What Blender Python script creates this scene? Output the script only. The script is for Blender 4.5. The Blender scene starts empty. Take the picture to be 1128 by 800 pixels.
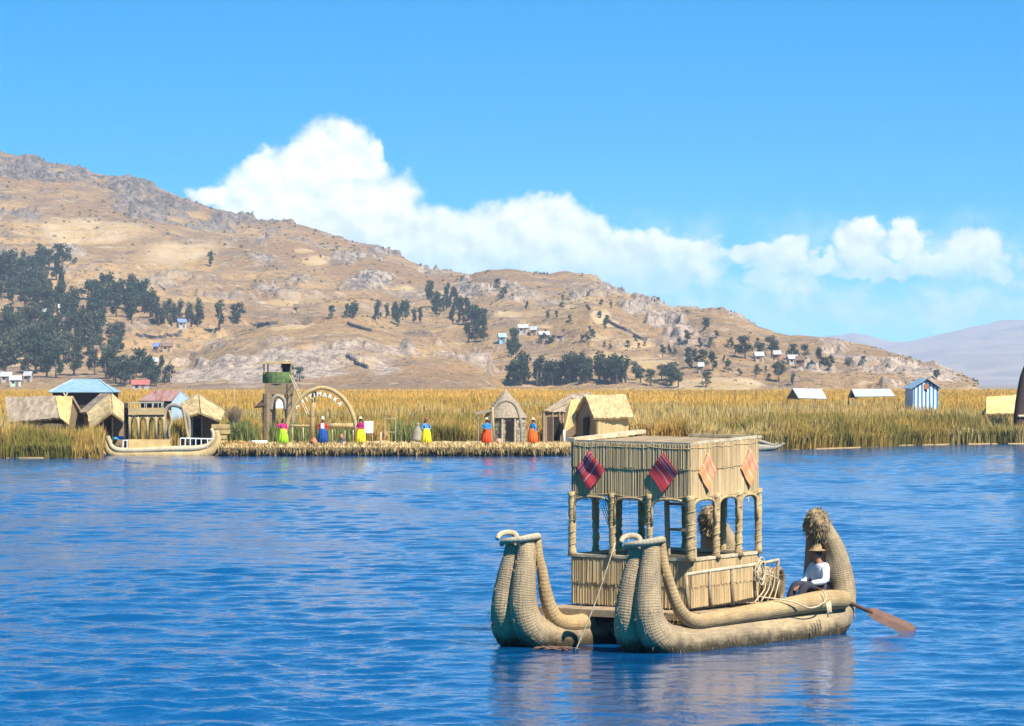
import bpy, bmesh, math, random
import numpy as np
from mathutils import Vector, Matrix

random.seed(7)
RNG = np.random.default_rng(11)
SC = bpy.context.scene
COL = SC.collection

# ------------------------------------------------------------------ camera
F = 3600.0          # focal length in photo pixels (photo is 1128 wide)
HZ = 421.0          # horizon row in the photo
EYE = 4.6           # camera height above the lake
cam_d = bpy.data.cameras.new("camera")
cam = bpy.data.objects.new("camera", cam_d)
COL.objects.link(cam)
cam.location = (0, 0, EYE)
cam.rotation_euler = (math.radians(90), 0, 0)
cam_d.sensor_width = 36.0
cam_d.lens = 36.0 * F / 1128.0
cam_d.shift_y = (HZ - 400.0) / 1128.0
cam_d.clip_start = 0.5
cam_d.clip_end = 60000
SC.camera = cam

# ------------------------------------------------------------------ light, exposure
SUN_EL = 50.0
SUN_DIR = Vector((0.67, -0.74, 0)).normalized()      # horizontal direction TOWARDS the sun
az = math.atan2(SUN_DIR.x, SUN_DIR.y)                 # clockwise from +Y
sun_d = bpy.data.lights.new("sun", 'SUN')
sun_d.energy = 5.0
sun_d.angle = math.radians(0.5)
sun_d.color = (1.0, 0.94, 0.84)
sun = bpy.data.objects.new("sun", sun_d)
COL.objects.link(sun)
_e = math.radians(SUN_EL)
sv = Vector((SUN_DIR.x * math.cos(_e), SUN_DIR.y * math.cos(_e), math.sin(_e)))
sun.rotation_euler = sv.to_track_quat('Z', 'Y').to_euler()
sun.location = (60, -40, 90)
SC.view_settings.view_transform = 'Standard'
SC.view_settings.look = 'None'
SC.view_settings.gamma = 1.0
SC.view_settings.exposure = 0.92
SC.view_settings.use_curve_mapping = False
SC.cycles.use_denoising = True
SC.cycles.max_bounces = 6
SC.cycles.volume_bounces = 1
SC.cycles.transparent_max_bounces = 6
SC.cycles.caustics_reflective = False
SC.cycles.caustics_refractive = False


# ------------------------------------------------------------------ node helpers
class NT:
    def __init__(self, tree):
        self.t = tree
        self.n = tree.nodes
        self.l = tree.links

    def new(self, typ, **kw):
        nd = self.n.new(typ)
        for k, v in kw.items():
            setattr(nd, k, v)
        return nd

    def link(self, a, b):
        self.l.new(a, b)

    def val(self, sock, v):
        if hasattr(v, "is_output"):
            self.l.new(v, sock)
        else:
            sock.default_value = v

    def math(self, op, a, b=None, c=None, clamp=False):
        nd = self.new('ShaderNodeMath', operation=op, use_clamp=clamp)
        self.val(nd.inputs[0], a)
        if b is not None:
            self.val(nd.inputs[1], b)
        if c is not None:
            self.val(nd.inputs[2], c)
        return nd.outputs[0]

    def vmath(self, op, a, b=None):
        nd = self.new('ShaderNodeVectorMath', operation=op)
        self.val(nd.inputs[0], a)
        if b is not None:
            self.val(nd.inputs[1], b)
        return nd.outputs[0]

    def mix(self, fac, a, b, mode='MIX'):
        nd = self.new('ShaderNodeMix', data_type='RGBA', blend_type=mode)
        self.val(nd.inputs[0], fac)
        self.val(nd.inputs[6], a)
        self.val(nd.inputs[7], b)
        return nd.outputs[2]

    def noise(self, vec, scale, detail=4, rough=0.55, dist=0.0):
        nd = self.new('ShaderNodeTexNoise')
        if vec is not None:
            self.link(vec, nd.inputs['Vector'])
        nd.inputs['Scale'].default_value = scale
        nd.inputs['Detail'].default_value = detail
        nd.inputs['Roughness'].default_value = rough
        nd.inputs['Distortion'].default_value = dist
        return nd.outputs[0]

    def ramp(self, fac, lo, hi):
        nd = self.new('ShaderNodeMapRange', interpolation_type='SMOOTHSTEP')
        self.val(nd.inputs[0], fac)
        self.val(nd.inputs[1], lo)
        self.val(nd.inputs[2], hi)
        return nd.outputs[0]


def c4(c):
    return (c[0], c[1], c[2], 1.0)


# ------------------------------------------------------------------ sky
world = bpy.data.worlds.new("World")
SC.world = world
world.use_nodes = True
W_ = NT(world.node_tree)
W_.n.clear()
geo = W_.new('ShaderNodeTexCoord')
vec = W_.vmath('NORMALIZE', geo.outputs['Generated'])
sep = W_.new('ShaderNodeSeparateXYZ')
W_.link(vec, sep.inputs[0])
# the lake lies high up: the blue deepens quickly above the horizon
zc = W_.math('MULTIPLY', W_.math('ADD', sep.outputs[2], 0.02), 2.5)
comb = W_.new('ShaderNodeCombineXYZ')
W_.link(sep.outputs[0], comb.inputs[0])
W_.link(sep.outputs[1], comb.inputs[1])
W_.link(zc, comb.inputs[2])
svec = W_.vmath('NORMALIZE', comb.outputs[0])
sky = W_.new('ShaderNodeTexSky', sky_type='NISHITA')
sky.sun_disc = False
sky.sun_elevation = _e
sky.sun_rotation = az
sky.altitude = 3800
sky.air_density = 1.0
sky.dust_density = 0.4
sky.ozone_density = 2.2
W_.link(svec, sky.inputs[0])
hs = W_.new('ShaderNodeHueSaturation')
hs.inputs['Hue'].default_value = 0.483
elev = W_.ramp(sep.outputs[2], 0.03, 0.14)
W_.link(W_.math('MULTIPLY_ADD', elev, 2.4, 1.9), hs.inputs['Saturation'])
W_.link(W_.math('MULTIPLY_ADD', elev, 0.24, 1.0), hs.inputs['Value'])
W_.link(sky.outputs[0], hs.inputs['Color'])

# cumulus clouds, far away: soft lumps in the direction of view
yy = W_.math('MAXIMUM', sep.outputs[1], 0.02)
ax = W_.math('MULTIPLY', W_.math('DIVIDE', sep.outputs[0], yy), 36.0)   # 1 unit = 100 photo px
bz = W_.math('MULTIPLY', W_.math('DIVIDE', sep.outputs[2], yy), 36.0)
cc = W_.new('ShaderNodeCombineXYZ')
W_.link(ax, cc.inputs[0])
W_.link(bz, cc.inputs[1])
cvec = cc.outputs[0]
nz1 = W_.new('ShaderNodeTexNoise')
W_.link(cvec, nz1.inputs['Vector'])
nz1.inputs['Scale'].default_value = 3.2
nz1.inputs['Detail'].default_value = 7
nz1.inputs['Roughness'].default_value = 0.56
warp = W_.vmath('MULTIPLY', W_.vmath('SUBTRACT', nz1.outputs[1], (0.5, 0.5, 0.5)), (0.5, 0.5, 0.0))
wv = W_.vmath('ADD', cvec, warp)
wsep = W_.new('ShaderNodeSeparateXYZ')
W_.link(wv, wsep.inputs[0])
BLOBS = [(368, 172, 52, 42), (408, 180, 22, 28), (335, 192, 50, 40), (292, 190, 26, 26), (285, 222, 60, 40), (235, 218, 32, 18),
         (425, 225, 42, 40), (350, 245, 110, 60), (450, 265, 60, 40), (500, 258, 45, 30), (470, 300, 90, 40),
         (560, 250, 48, 32), (612, 240, 45, 30), (640, 262, 40, 32), (580, 285, 120, 45), (690, 278, 45, 30),
         (735, 276, 38, 26), (775, 276, 30, 17), (700, 305, 90, 32), (828, 276, 40, 15), (868, 274, 26, 16),
         (885, 318, 26, 14), (848, 310, 30, 12), (946, 266, 34, 27), (1000, 266, 30, 24), (1030, 290, 50, 20),
         (858, 292, 40, 14), (905, 290, 34, 12), (1075, 278, 42, 32), (1090, 300, 26, 18), (960, 290, 30, 16), (975, 300, 60, 12)]


def cloud_density(xs, ys):
    m = None
    for (bx, by, rx, ry) in BLOBS:
        dx = W_.math('MULTIPLY', W_.math('SUBTRACT', xs, (bx - 564) / 100.0), 100.0 / rx)
        dy = W_.math('MULTIPLY', W_.math('SUBTRACT', ys, (HZ - by) / 100.0), 100.0 / ry)
        d2 = W_.math('ADD', W_.math('MULTIPLY', dx, dx), W_.math('MULTIPLY', dy, dy))
        d = W_.math('SUBTRACT', 1.15, d2)
        m = d if m is None else W_.math('SMOOTH_MAX', m, d, 0.25)
    return m


dens = cloud_density(wsep.outputs[0], wsep.outputs[1])
front = W_.ramp(sep.outputs[1], 0.05, 0.2)
alpha = W_.math('MULTIPLY', W_.ramp(dens, -0.05, 0.85), front)
# bases melt into the haze; the right-hand clouds are thinner
basefade = W_.ramp(wsep.outputs[1], 0.75, 1.75)
alpha = W_.math('MULTIPLY', alpha, W_.math('MULTIPLY_ADD', basefade, 0.62, 0.34))
# billow shading: light from the right and above
nA = W_.noise(cvec, 3.4, 6, 0.5)
offv = W_.vmath('ADD', cvec, (0.09, 0.13, 0.0))
nB = W_.noise(offv, 3.4, 6, 0.5)
bill = W_.math('SUBTRACT', nA, nB)
lit = W_.math('MULTIPLY_ADD', bill, 3.0, 0.62, clamp=True)
lit2 = W_.math('MULTIPLY_ADD', W_.ramp(wsep.outputs[1], 0.9, 2.6), 0.30, W_.math('MULTIPLY', lit, 0.7), clamp=True)
CLOUD_LO = (3.6, 4.15, 4.9, 1)
CLOUD_HI = (6.0, 5.95, 5.85, 1)
# thin veil linking the cloud banks
veil = W_.math('MULTIPLY', W_.ramp(wsep.outputs[1], 0.2, 1.1), W_.math('SUBTRACT', 1.0, W_.ramp(wsep.outputs[1], 1.25, 2.0)))
veil = W_.math('MULTIPLY', veil, W_.ramp(W_.noise(cvec, 1.1, 5, 0.6), 0.38, 0.68))
veil = W_.math('MULTIPLY', W_.math('MULTIPLY', veil, 0.8), front)
alpha = W_.math('MAXIMUM', alpha, veil)
ccol = W_.mix(lit2, CLOUD_LO, CLOUD_HI)
skyc = W_.mix(alpha, hs.outputs[0], ccol)
bg = W_.new('ShaderNodeBackground')
bg.inputs['Strength'].default_value = 0.12
W_.link(skyc, bg.inputs['Color'])
wo = W_.new('ShaderNodeOutputWorld')
W_.link(bg.outputs[0], wo.inputs['Surface'])


# ------------------------------------------------------------------ numpy noise
def _hash(ix, iy, s):
    h = (ix * 374761393 + iy * 668265263 + s * 2147483647) & 0xFFFFFFFF
    h = ((h ^ (h >> 13)) * 1274126177) & 0xFFFFFFFF
    return ((h ^ (h >> 16)) & 0xFFFFFF) / float(0xFFFFFF)


def vnoise(x, y, s=0):
    x = np.asarray(x, float); y = np.asarray(y, float)
    ix = np.floor(x).astype(np.int64); iy = np.floor(y).astype(np.int64)
    fx = x - ix; fy = y - iy
    fx = fx * fx * (3 - 2 * fx); fy = fy * fy * (3 - 2 * fy)
    a = _hash(ix, iy, s); b = _hash(ix + 1, iy, s); c = _hash(ix, iy + 1, s); d = _hash(ix + 1, iy + 1, s)
    return (a * (1 - fx) + b * fx) * (1 - fy) + (c * (1 - fx) + d * fx) * fy


def fbm(x, y, oct=5, s=0, rough=0.5):
    t = 0; a = 1; n = 0
    for i in range(oct):
        t = t + a * vnoise(x * 2 ** i, y * 2 ** i, s + i * 17); n += a; a *= rough
    return t / n


def ridged(x, y, oct=4, s=0, rough=0.5):
    t = 0; a = 1; n = 0
    for i in range(oct):
        t = t + a * (1 - np.abs(2 * vnoise(x * 2 ** i, y * 2 ** i, s + i * 13) - 1)); n += a; a *= rough
    return t / n


def sstep(x, lo, hi):
    t = np.clip((x - lo) / (hi - lo), 0, 1)
    return t * t * (3 - 2 * t)


# ------------------------------------------------------------------ mesh helpers
def tag(o, label=None, cat=None, group=None, kind=None):
    if label: o['label'] = label
    if cat: o['category'] = cat
    if group: o['group'] = group
    if kind: o['kind'] = kind
    return o


def empty(name, loc=(0, 0, 0), rz=0.0, label=None, cat=None, group=None):
    o = bpy.data.objects.new(name, None)
    o.empty_display_size = 0.3
    o.location = loc
    o.rotation_euler = (0, 0, rz)
    COL.objects.link(o)
    return tag(o, label, cat, group)


def mesh_np(name, V, Fq, mat, cols=None, smooth=False, parent=None):
    """big numpy mesh: V (n,3), Fq (m,k)"""
    me = bpy.data.meshes.new(name)
    k = Fq.shape[1]
    me.vertices.add(len(V)); me.vertices.foreach_set("co", np.asarray(V, np.float32).ravel())
    me.loops.add(Fq.size); me.loops.foreach_set("vertex_index", Fq.astype(np.int32).ravel())
    me.polygons.add(len(Fq))
    me.polygons.foreach_set("loop_start", np.arange(0, Fq.size, k, dtype=np.int32))
    if smooth:
        me.polygons.foreach_set("use_smooth", np.ones(len(Fq), bool))
    if cols is not None:
        for cn, arr in cols.items():
            if arr.ndim == 2:
                at = me.color_attributes.new(cn, 'FLOAT_COLOR', 'POINT')
                at.data.foreach_set("color", np.concatenate([arr, np.ones((len(arr), 1))], 1).astype(np.float32).ravel())
            else:
                at = me.attributes.new(cn, 'FLOAT', 'POINT')
                at.data.foreach_set("value", arr.astype(np.float32))
    me.update(calc_edges=True)
    me.validate()
    me.materials.append(mat)
    o = bpy.data.objects.new(name, me)
    COL.objects.link(o)
    if parent: o.parent = parent
    return o


class MB:
    def __init__(self):
        self.v = []; self.f = []; self.uv = {}; self.c = []

    def add(self, vs, fs, uvs=None, col=None):
        b = len(self.v)
        self.v += [tuple(p) for p in vs]
        self.c += [col if col is not None else 0.5] * len(vs)
        for i, f in enumerate(fs):
            if uvs is not None: self.uv[len(self.f)] = uvs[i]
            self.f.append([b + k for k in f])
        return self

    def box(self, c, s, rz=0.0, T=None, col=None, R=None):
        x, y, z = s[0] / 2, s[1] / 2, s[2] / 2
        vs = [Vector((a * x, b * y, d * z)) for d in (-1, 1) for b in (-1, 1) for a in (-1, 1)]
        M = R if R is not None else Matrix.Rotation(rz, 3, 'Z')
        vs = [M @ p + Vector(c) for p in vs]
        if T: vs = [T(*p) for p in vs]
        self.add(vs, [(0, 2, 3, 1), (4, 5, 7, 6), (0, 1, 5, 4), (2, 6, 7, 3), (0, 4, 6, 2), (1, 3, 7, 5)], col=col)
        return self

    def bar(self, a, b, w, h=None, col=None):
        a = Vector(a); b = Vector(b); d = b - a
        q = d.to_track_quat('X', 'Z').to_matrix()
        return self.box((a + b) / 2, (d.length, w, h or w), R=q, col=col)

    def slab(self, pts, thick, col=None):
        """flat polygon given thickness against its normal"""
        P = [Vector(p) for p in pts]
        n = (P[1] - P[0]).cross(P[-1] - P[0]).normalized()
        k = len(P)
        vs = P + [p - n * thick for p in P]
        fs = [tuple(range(k)), tuple(range(2 * k - 1, k - 1, -1))]
        for i in range(k):
            j = (i + 1) % k
            fs.append((j, i, k + i, k + j))
        return self.add(vs, fs, col=col)

    def tube(self, path, rad, n=10, caps=True, sq=1.0, col=None, tw=0.0):
        P = [Vector(p) for p in path]
        m = len(P)
        R = rad if isinstance(rad, (list, tuple)) else [rad] * m
        tang = []
        for i in range(m):
            t = (P[min(i + 1, m - 1)] - P[max(i - 1, 0)])
            tang.append(t.normalized() if t.length > 1e-9 else Vector((0, 0, 1)))
        up = Vector((0, 0, 1)) if abs(tang[0].z) < 0.9 else Vector((0, 1, 0))
        nrm = (up - tang[0] * up.dot(tang[0])).normalized()
        vs = []; L = [0.0]
        for i in range(m):
            if i:
                nrm = (nrm - tang[i] * nrm.dot(tang[i])).normalized()
                L.append(L[-1] + (P[i] - P[i - 1]).length)
            bi = tang[i].cross(nrm)
            for k in range(n):
                a = 2 * math.pi * k / n + tw * L[i]
                vs.append(P[i] + (nrm * math.cos(a) * sq + bi * math.sin(a)) * R[i])
        fs = []; uvs = []
        for i in range(m - 1):
            for k in range(n):
                k2 = (k + 1) % n
                fs.append((i * n + k, i * n + k2, (i + 1) * n + k2, (i + 1) * n + k))
                u0, u1 = k / n, (k + 1) / n
                uvs.append([(u0, L[i]), (u1, L[i]), (u1, L[i + 1]), (u0, L[i + 1])])
        if caps:
            fs.append(tuple(range(n - 1, -1, -1))); uvs.append([(0, 0)] * n)
            fs.append(tuple((m - 1) * n + k for k in range(n))); uvs.append([(0, 0)] * n)
        return self.add(vs, fs, uvs, col)

    def lathe(self, prof, n=16, c=(0, 0, 0), pleat=0.0, npl=9, T=None):
        vs = []; fs = []
        m = len(prof)
        for i, (r, z) in enumerate(prof):
            for k in range(n):
                a = 2 * math.pi * k / n
                rr = r * (1 + pleat * (i / (m - 1)) * math.sin(npl * a))
                vs.append(Vector((c[0] + rr * math.cos(a), c[1] + rr * math.sin(a), c[2] + z)))
        for i in range(m - 1):
            for k in range(n):
                k2 = (k + 1) % n
                fs.append((i * n + k, i * n + k2, (i + 1) * n + k2, (i + 1) * n + k))
        fs.append(tuple(range(n - 1, -1, -1)))
        fs.append(tuple((m - 1) * n + k for k in range(n)))
        if T: vs = [T(p) for p in vs]
        return self.add(vs, fs)

    def build(self, name, mat, parent=None, smooth=False, loc=None):
        me = bpy.data.meshes.new(name)
        me.from_pydata([tuple(p) for p in self.v], [], self.f)
        if self.uv:
            ul = me.uv_layers.new(name="UVMap")
            for pi, p in enumerate(me.polygons):
                if pi in self.uv:
                    for li, u in zip(p.loop_indices, self.uv[pi]):
                        ul.data[li].uv = u
        at = me.attributes.new("tone", 'FLOAT', 'POINT')
        at.data.foreach_set("value", np.asarray(self.c, np.float32))
        bm = bmesh.new(); bm.from_mesh(me)
        bmesh.ops.recalc_face_normals(bm, faces=bm.faces)
        bm.to_mesh(me); bm.free()
        if smooth:
            me.polygons.foreach_set("use_smooth", np.ones(len(me.polygons), bool))
        me.materials.append(mat)
        me.update()
        o = bpy.data.objects.new(name, me)
        COL.objects.link(o)
        if loc: o.location = loc
        if parent: o.parent = parent
        return o


def spline(pts, n):
    """Catmull-Rom through tuples, n samples per span"""
    P = [np.array(p, float) for p in pts]
    P = [2 * P[0] - P[1]] + P + [2 * P[-1] - P[-2]]
    out = []
    for i in range(1, len(P) - 2):
        for k in range(n):
            t = k / n
            p0, p1, p2, p3 = P[i - 1], P[i], P[i + 1], P[i + 2]
            out.append(0.5 * (2 * p1 + (p2 - p0) * t + (2 * p0 - 5 * p1 + 4 * p2 - p3) * t * t + (3 * p1 - p0 - 3 * p2 + p3) * t ** 3))
    out.append(P[-2])
    return out


def X(px, Y): return (px - 564.0) / F * Y
def Z(py, Y): return EYE - (py - HZ) * Y / F


# ------------------------------------------------------------------ materials
def material(name):
    m = bpy.data.materials.new(name)
    m.use_nodes = True
    t = NT(m.node_tree)
    b = t.n['Principled BSDF']
    return m, t, b


def simple(name, a, b=None, rough=0.8, scale=3.0, bump=0.0, bscale=30.0, stretch=None, metal=0.0, tone=0.0, detail=4, spec=0.3):
    """noise mottled colour; 'tone' makes the per-piece tone attribute vary the colour"""
    m, t, bs = material(name)
    tc = t.new('ShaderNodeTexCoord')
    vec = tc.outputs['Object']
    if stretch:
        mp = t.new('ShaderNodeMapping')
        mp.inputs['Scale'].default_value = stretch
        t.link(vec, mp.inputs[0]); vec = mp.outputs[0]
    if b is None: b = tuple(x * 0.7 for x in a)
    n1 = t.noise(vec, scale, detail, 0.6)
    col = t.mix(t.ramp(n1, 0.33, 0.68), c4(b), c4(a))
    if tone:
        at = t.new('ShaderNodeAttribute', attribute_name="tone")
        k = t.math('MULTIPLY_ADD', at.outputs['Fac'], tone * 2, 1 - tone)
        cx = t.new('ShaderNodeCombineColor')
        for i in range(3): t.link(k, cx.inputs[i])
        col = t.mix(1.0, col, cx.outputs[0], 'MULTIPLY')
    t.link(col, bs.inputs['Base Color'])
    bs.inputs['Roughness'].default_value = rough
    bs.inputs['Metallic'].default_value = metal
    bs.inputs['Specular IOR Level'].default_value = spec
    if bump:
        n2 = t.noise(vec, bscale, 3, 0.6)
        bp = t.new('ShaderNodeBump')
        bp.inputs['Strength'].default_value = bump
        bp.inputs['Distance'].default_value = 0.02
        t.link(n2, bp.inputs['Height'])
        t.link(bp.outputs[0], bs.inputs['Normal'])
    return m


def bundle_mat(name, a, b, ring=48.0, wet=True, contrast=0.24):
    """totora reed roll bound with cord: rings along V, reed fibres, wet band at the waterline"""
    m, t, bs = material(name)
    uv = t.new('ShaderNodeUVMap')
    tc = t.new('ShaderNodeTexCoord')
    su = t.new('ShaderNodeSeparateXYZ'); t.link(uv.outputs[0], su.inputs[0])
    n_big = t.noise(tc.outputs['Object'], 1.3, 5, 0.62)
    n_f = t.noise(tc.outputs['Object'], 9.0, 4, 0.7)
    wob = t.math('MULTIPLY_ADD', n_big, 26.0, t.math('MULTIPLY_ADD', n_f, 4.0, t.math('MULTIPLY', su.outputs[1], ring * 2 * math.pi / 2)))
    rg = t.math('MULTIPLY_ADD', t.math('SINE', wob), 0.5, 0.5)
    mp = t.new('ShaderNodeMapping'); mp.inputs['Scale'].default_value = (60, 2.2, 1)
    t.link(uv.outputs[0], mp.inputs[0])
    fib = t.noise(mp.outputs[0], 1.0, 3, 0.6)
    col = t.mix(t.ramp(n_big, 0.36, 0.66), c4(b), c4(a))
    dk = t.math('MULTIPLY_ADD', t.ramp(rg, 0.02, 0.5), contrast * 0.5, 1 - contrast * 0.5)
    dk2 = t.math('MULTIPLY', dk, t.math('MULTIPLY_ADD', fib, 1.0, 0.48))
    dk2 = t.math('MULTIPLY', dk2, t.math('MULTIPLY_ADD', n_f, 0.5, 0.75))
    cx = t.new('ShaderNodeCombineColor')
    for i in range(3): t.link(dk2, cx.inputs[i])
    col = t.mix(1.0, col, cx.outputs[0], 'MULTIPLY')
    if wet:
        ge = t.new('ShaderNodeNewGeometry')
        sp = t.new('ShaderNodeSeparateXYZ'); t.link(ge.outputs['Position'], sp.inputs[0])
        zz = t.math('ADD', sp.outputs[2], t.math('MULTIPLY', t.math('SUBTRACT', t.noise(tc.outputs['Object'], 4.0, 3, 0.6), 0.5), 0.36))
        w = t.math('SUBTRACT', 1.0, t.ramp(zz, 0.03, 0.30))
        col = t.mix(t.math('MULTIPLY', w, 0.92), col, (0.035, 0.028, 0.015, 1))
    t.link(col, bs.inputs['Base Color'])
    bs.inputs['Roughness'].default_value = 0.82
    bs.inputs['Specular IOR Level'].default_value = 0.2
    h = t.math('ADD', t.math('MULTIPLY', rg, 0.22), t.math('MULTIPLY', fib, 0.9))
    bp = t.new('ShaderNodeBump'); bp.inputs['Strength'].default_value = 0.75; bp.inputs['Distance'].default_value = 0.025
    t.link(h, bp.inputs['Height']); t.link(bp.outputs[0], bs.inputs['Normal'])
    return m


M = {}
M['hull'] = bundle_mat('totora_roll', (0.43, 0.315, 0.17), (0.29, 0.215, 0.13))
M['gunwale'] = bundle_mat('totora_gunwale', (0.50, 0.345, 0.165), (0.36, 0.24, 0.115), ring=30, contrast=0.25)
M['ring'] = bundle_mat('totora_ring', (0.56, 0.47, 0.31), (0.42, 0.34, 0.21), ring=30, wet=False)
M['oldreed'] = bundle_mat('weathered_roll', (0.36, 0.31, 0.23), (0.25, 0.215, 0.16), ring=16, wet=False)
M['goldroll'] = bundle_mat('golden_roll', (0.52, 0.38, 0.18), (0.40, 0.28, 0.125), ring=10, wet=False, contrast=0.3)
M['strip'] = simple('reed_strip', (0.55, 0.395, 0.20), (0.41, 0.285, 0.14), 0.75, 2.2, 0.3, 60, (1, 1, 0.3), tone=0.24)
M['wood'] = simple('weathered_wood', (0.40, 0.29, 0.17), (0.26, 0.185, 0.11), 0.8, 4.0, 0.5, 30, (1, 6, 6), tone=0.2)
M['pale_wood'] = simple('pale_pole', (0.52, 0.43, 0.28), (0.36, 0.28, 0.17), 0.8, 6.0, 0.4, 40, tone=0.2)
M['post'] = simple('reed_post', (0.50, 0.36, 0.17), (0.33, 0.23, 0.115), 0.85, 9.0, 0.7, 45, (1, 1, .6), tone=0.2)
M['paddle'] = simple('paddle_wood', (0.13, 0.05, 0.024), (0.085, 0.032, 0.016), 0.55, 5.0, 0.2, 30, (1, 1, 4), spec=0.5)
M['rope'] = simple('cord', (0.58, 0.47, 0.30), (0.42, 0.33, 0.2), 0.9, 20)
M['thatch'] = simple('hut_thatch', (0.50, 0.375, 0.18), (0.37, 0.265, 0.125), 0.9, 2.2, 0.9, 14, (3, 3, 0.6), tone=0.3)
M['thatch_grey'] = simple('grey_thatch', (0.34, 0.265, 0.185), (0.25, 0.19, 0.13), 0.9, 2.2, 0.9, 14, (3, 3, 0.6), tone=0.3)
M['thatch_gold'] = simple('golden_thatch', (0.66, 0.46, 0.18), (0.50, 0.33, 0.12), 0.85, 1.2, 0.5, 14, tone=0.15)
M['mat_wall'] = simple('reed_mat_wall', (0.28, 0.20, 0.115), (0.19, 0.135, 0.08), 0.9, 3.0, 0.6, 18, (1, 1, 5), tone=0.3)
M['stone_reed'] = simple('block_wall', (0.36, 0.30, 0.22), (0.24, 0.20, 0.15), 0.95, 5.0, 1.0, 6, tone=0.3)
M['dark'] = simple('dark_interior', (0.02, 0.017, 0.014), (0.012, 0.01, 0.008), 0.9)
M['darkbrown'] = simple('dark_brown_board', (0.075, 0.047, 0.035), (0.05, 0.032, 0.025), 0.85, 3, 0.3, 20, (1, 1, 6))
M['tin_blue'] = simple('pale_blue_tin', (0.29, 0.42, 0.50), (0.22, 0.34, 0.42), 0.5, 2, 0, 8, (1, 1, 1), metal=0.2)
M['tin'] = simple('bright_tin', (0.62, 0.68, 0.70), (0.50, 0.56, 0.58), 0.4, 1.5, metal=0.3)
M['tin_rust'] = simple('rusty_tin', (0.24, 0.085, 0.06), (0.36, 0.22, 0.185), 0.6, 1.1, 0.2, 9, (2.2, .5, .5))
M['tin_side'] = simple('blue_grey_tin', (0.42, 0.53, 0.60), (0.34, 0.45, 0.53), 0.5, 2)
M['white'] = simple('white_paint', (0.80, 0.79, 0.75), (0.70, 0.69, 0.65), 0.6, 4)
M['bluepaint'] = simple('blue_paint', (0.03, 0.20, 0.42), (0.022, 0.15, 0.34), 0.6, 4)
M['greenpaint'] = simple('green_mat', (0.12, 0.185, 0.055), (0.075, 0.12, 0.04), 0.8, 4, 0.4, 12, tone=0.2)
M['skin'] = simple('skin', (0.30, 0.15, 0.085), (0.25, 0.12, 0.07), 0.55, 8)
M['hair'] = simple('black_hair', (0.018, 0.013, 0.011), (0.012, 0.009, 0.008), 0.5)
M['straw'] = simple('straw_hat', (0.60, 0.47, 0.25), (0.46, 0.34, 0.17), 0.85, 20)
M['brownstraw'] = simple('brown_straw_hat', (0.36, 0.25, 0.12), (0.22, 0.14, 0.07), 0.85, 14)
M['hatcream'] = simple('cream_hat', (0.72, 0.63, 0.44), (0.6, 0.5, 0.33), 0.85, 20)
M['clay'] = simple('clay', (0.48, 0.20, 0.095), (0.38, 0.15, 0.07), 0.7, 6)
M['pinkball'] = simple('pale_pink', (0.62, 0.30, 0.24), (0.5, 0.22, 0.17), 0.6, 6)


def cloth(name, c, k=0.75):
    return simple(name, c, tuple(x * k for x in c), 0.85, 6, 0.2, 25)


M['shirt'] = cloth('white_shirt', (0.78, 0.78, 0.80), 0.9)
M['trousers'] = cloth('dark_trousers', (0.045, 0.045, 0.06))

# =================================================================== WATER
def make_water_mat():
    m, t, b = material("lake_water")
    tc = t.new('ShaderNodeTexCoord')
    mp = t.new('ShaderNodeMapping'); mp.inputs['Scale'].default_value = (1.0, 0.75, 1)
    t.link(tc.outputs['Object'], mp.inputs[0])
    n1 = t.noise(mp.outputs[0], 6.5, 3, 0.6)
    n2 = t.noise(mp.outputs[0], 1.6, 3, 0.6)
    h = t.math('ADD', t.math('MULTIPLY', n1, 0.5), n2)
    bp = t.new('ShaderNodeBump'); bp.inputs['Strength'].default_value = 0.45; bp.inputs['Distance'].default_value = 0.12
    rf = t.new('ShaderNodeAttribute', attribute_name='ruffle').outputs['Fac']
    t.link(t.math('MULTIPLY', rf, 0.42), bp.inputs['Strength'])
    t.link(h, bp.inputs['Height']); t.link(bp.outputs[0], b.inputs['Normal'])
    b.inputs['Base Color'].default_value = (0.001, 0.062, 0.185, 1)
    b.inputs['Roughness'].default_value = 0.07
    b.inputs['IOR'].default_value = 1.333
    b.inputs['Specular IOR Level'].default_value = 0.5
    return m


M['water'] = make_water_mat()


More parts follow.
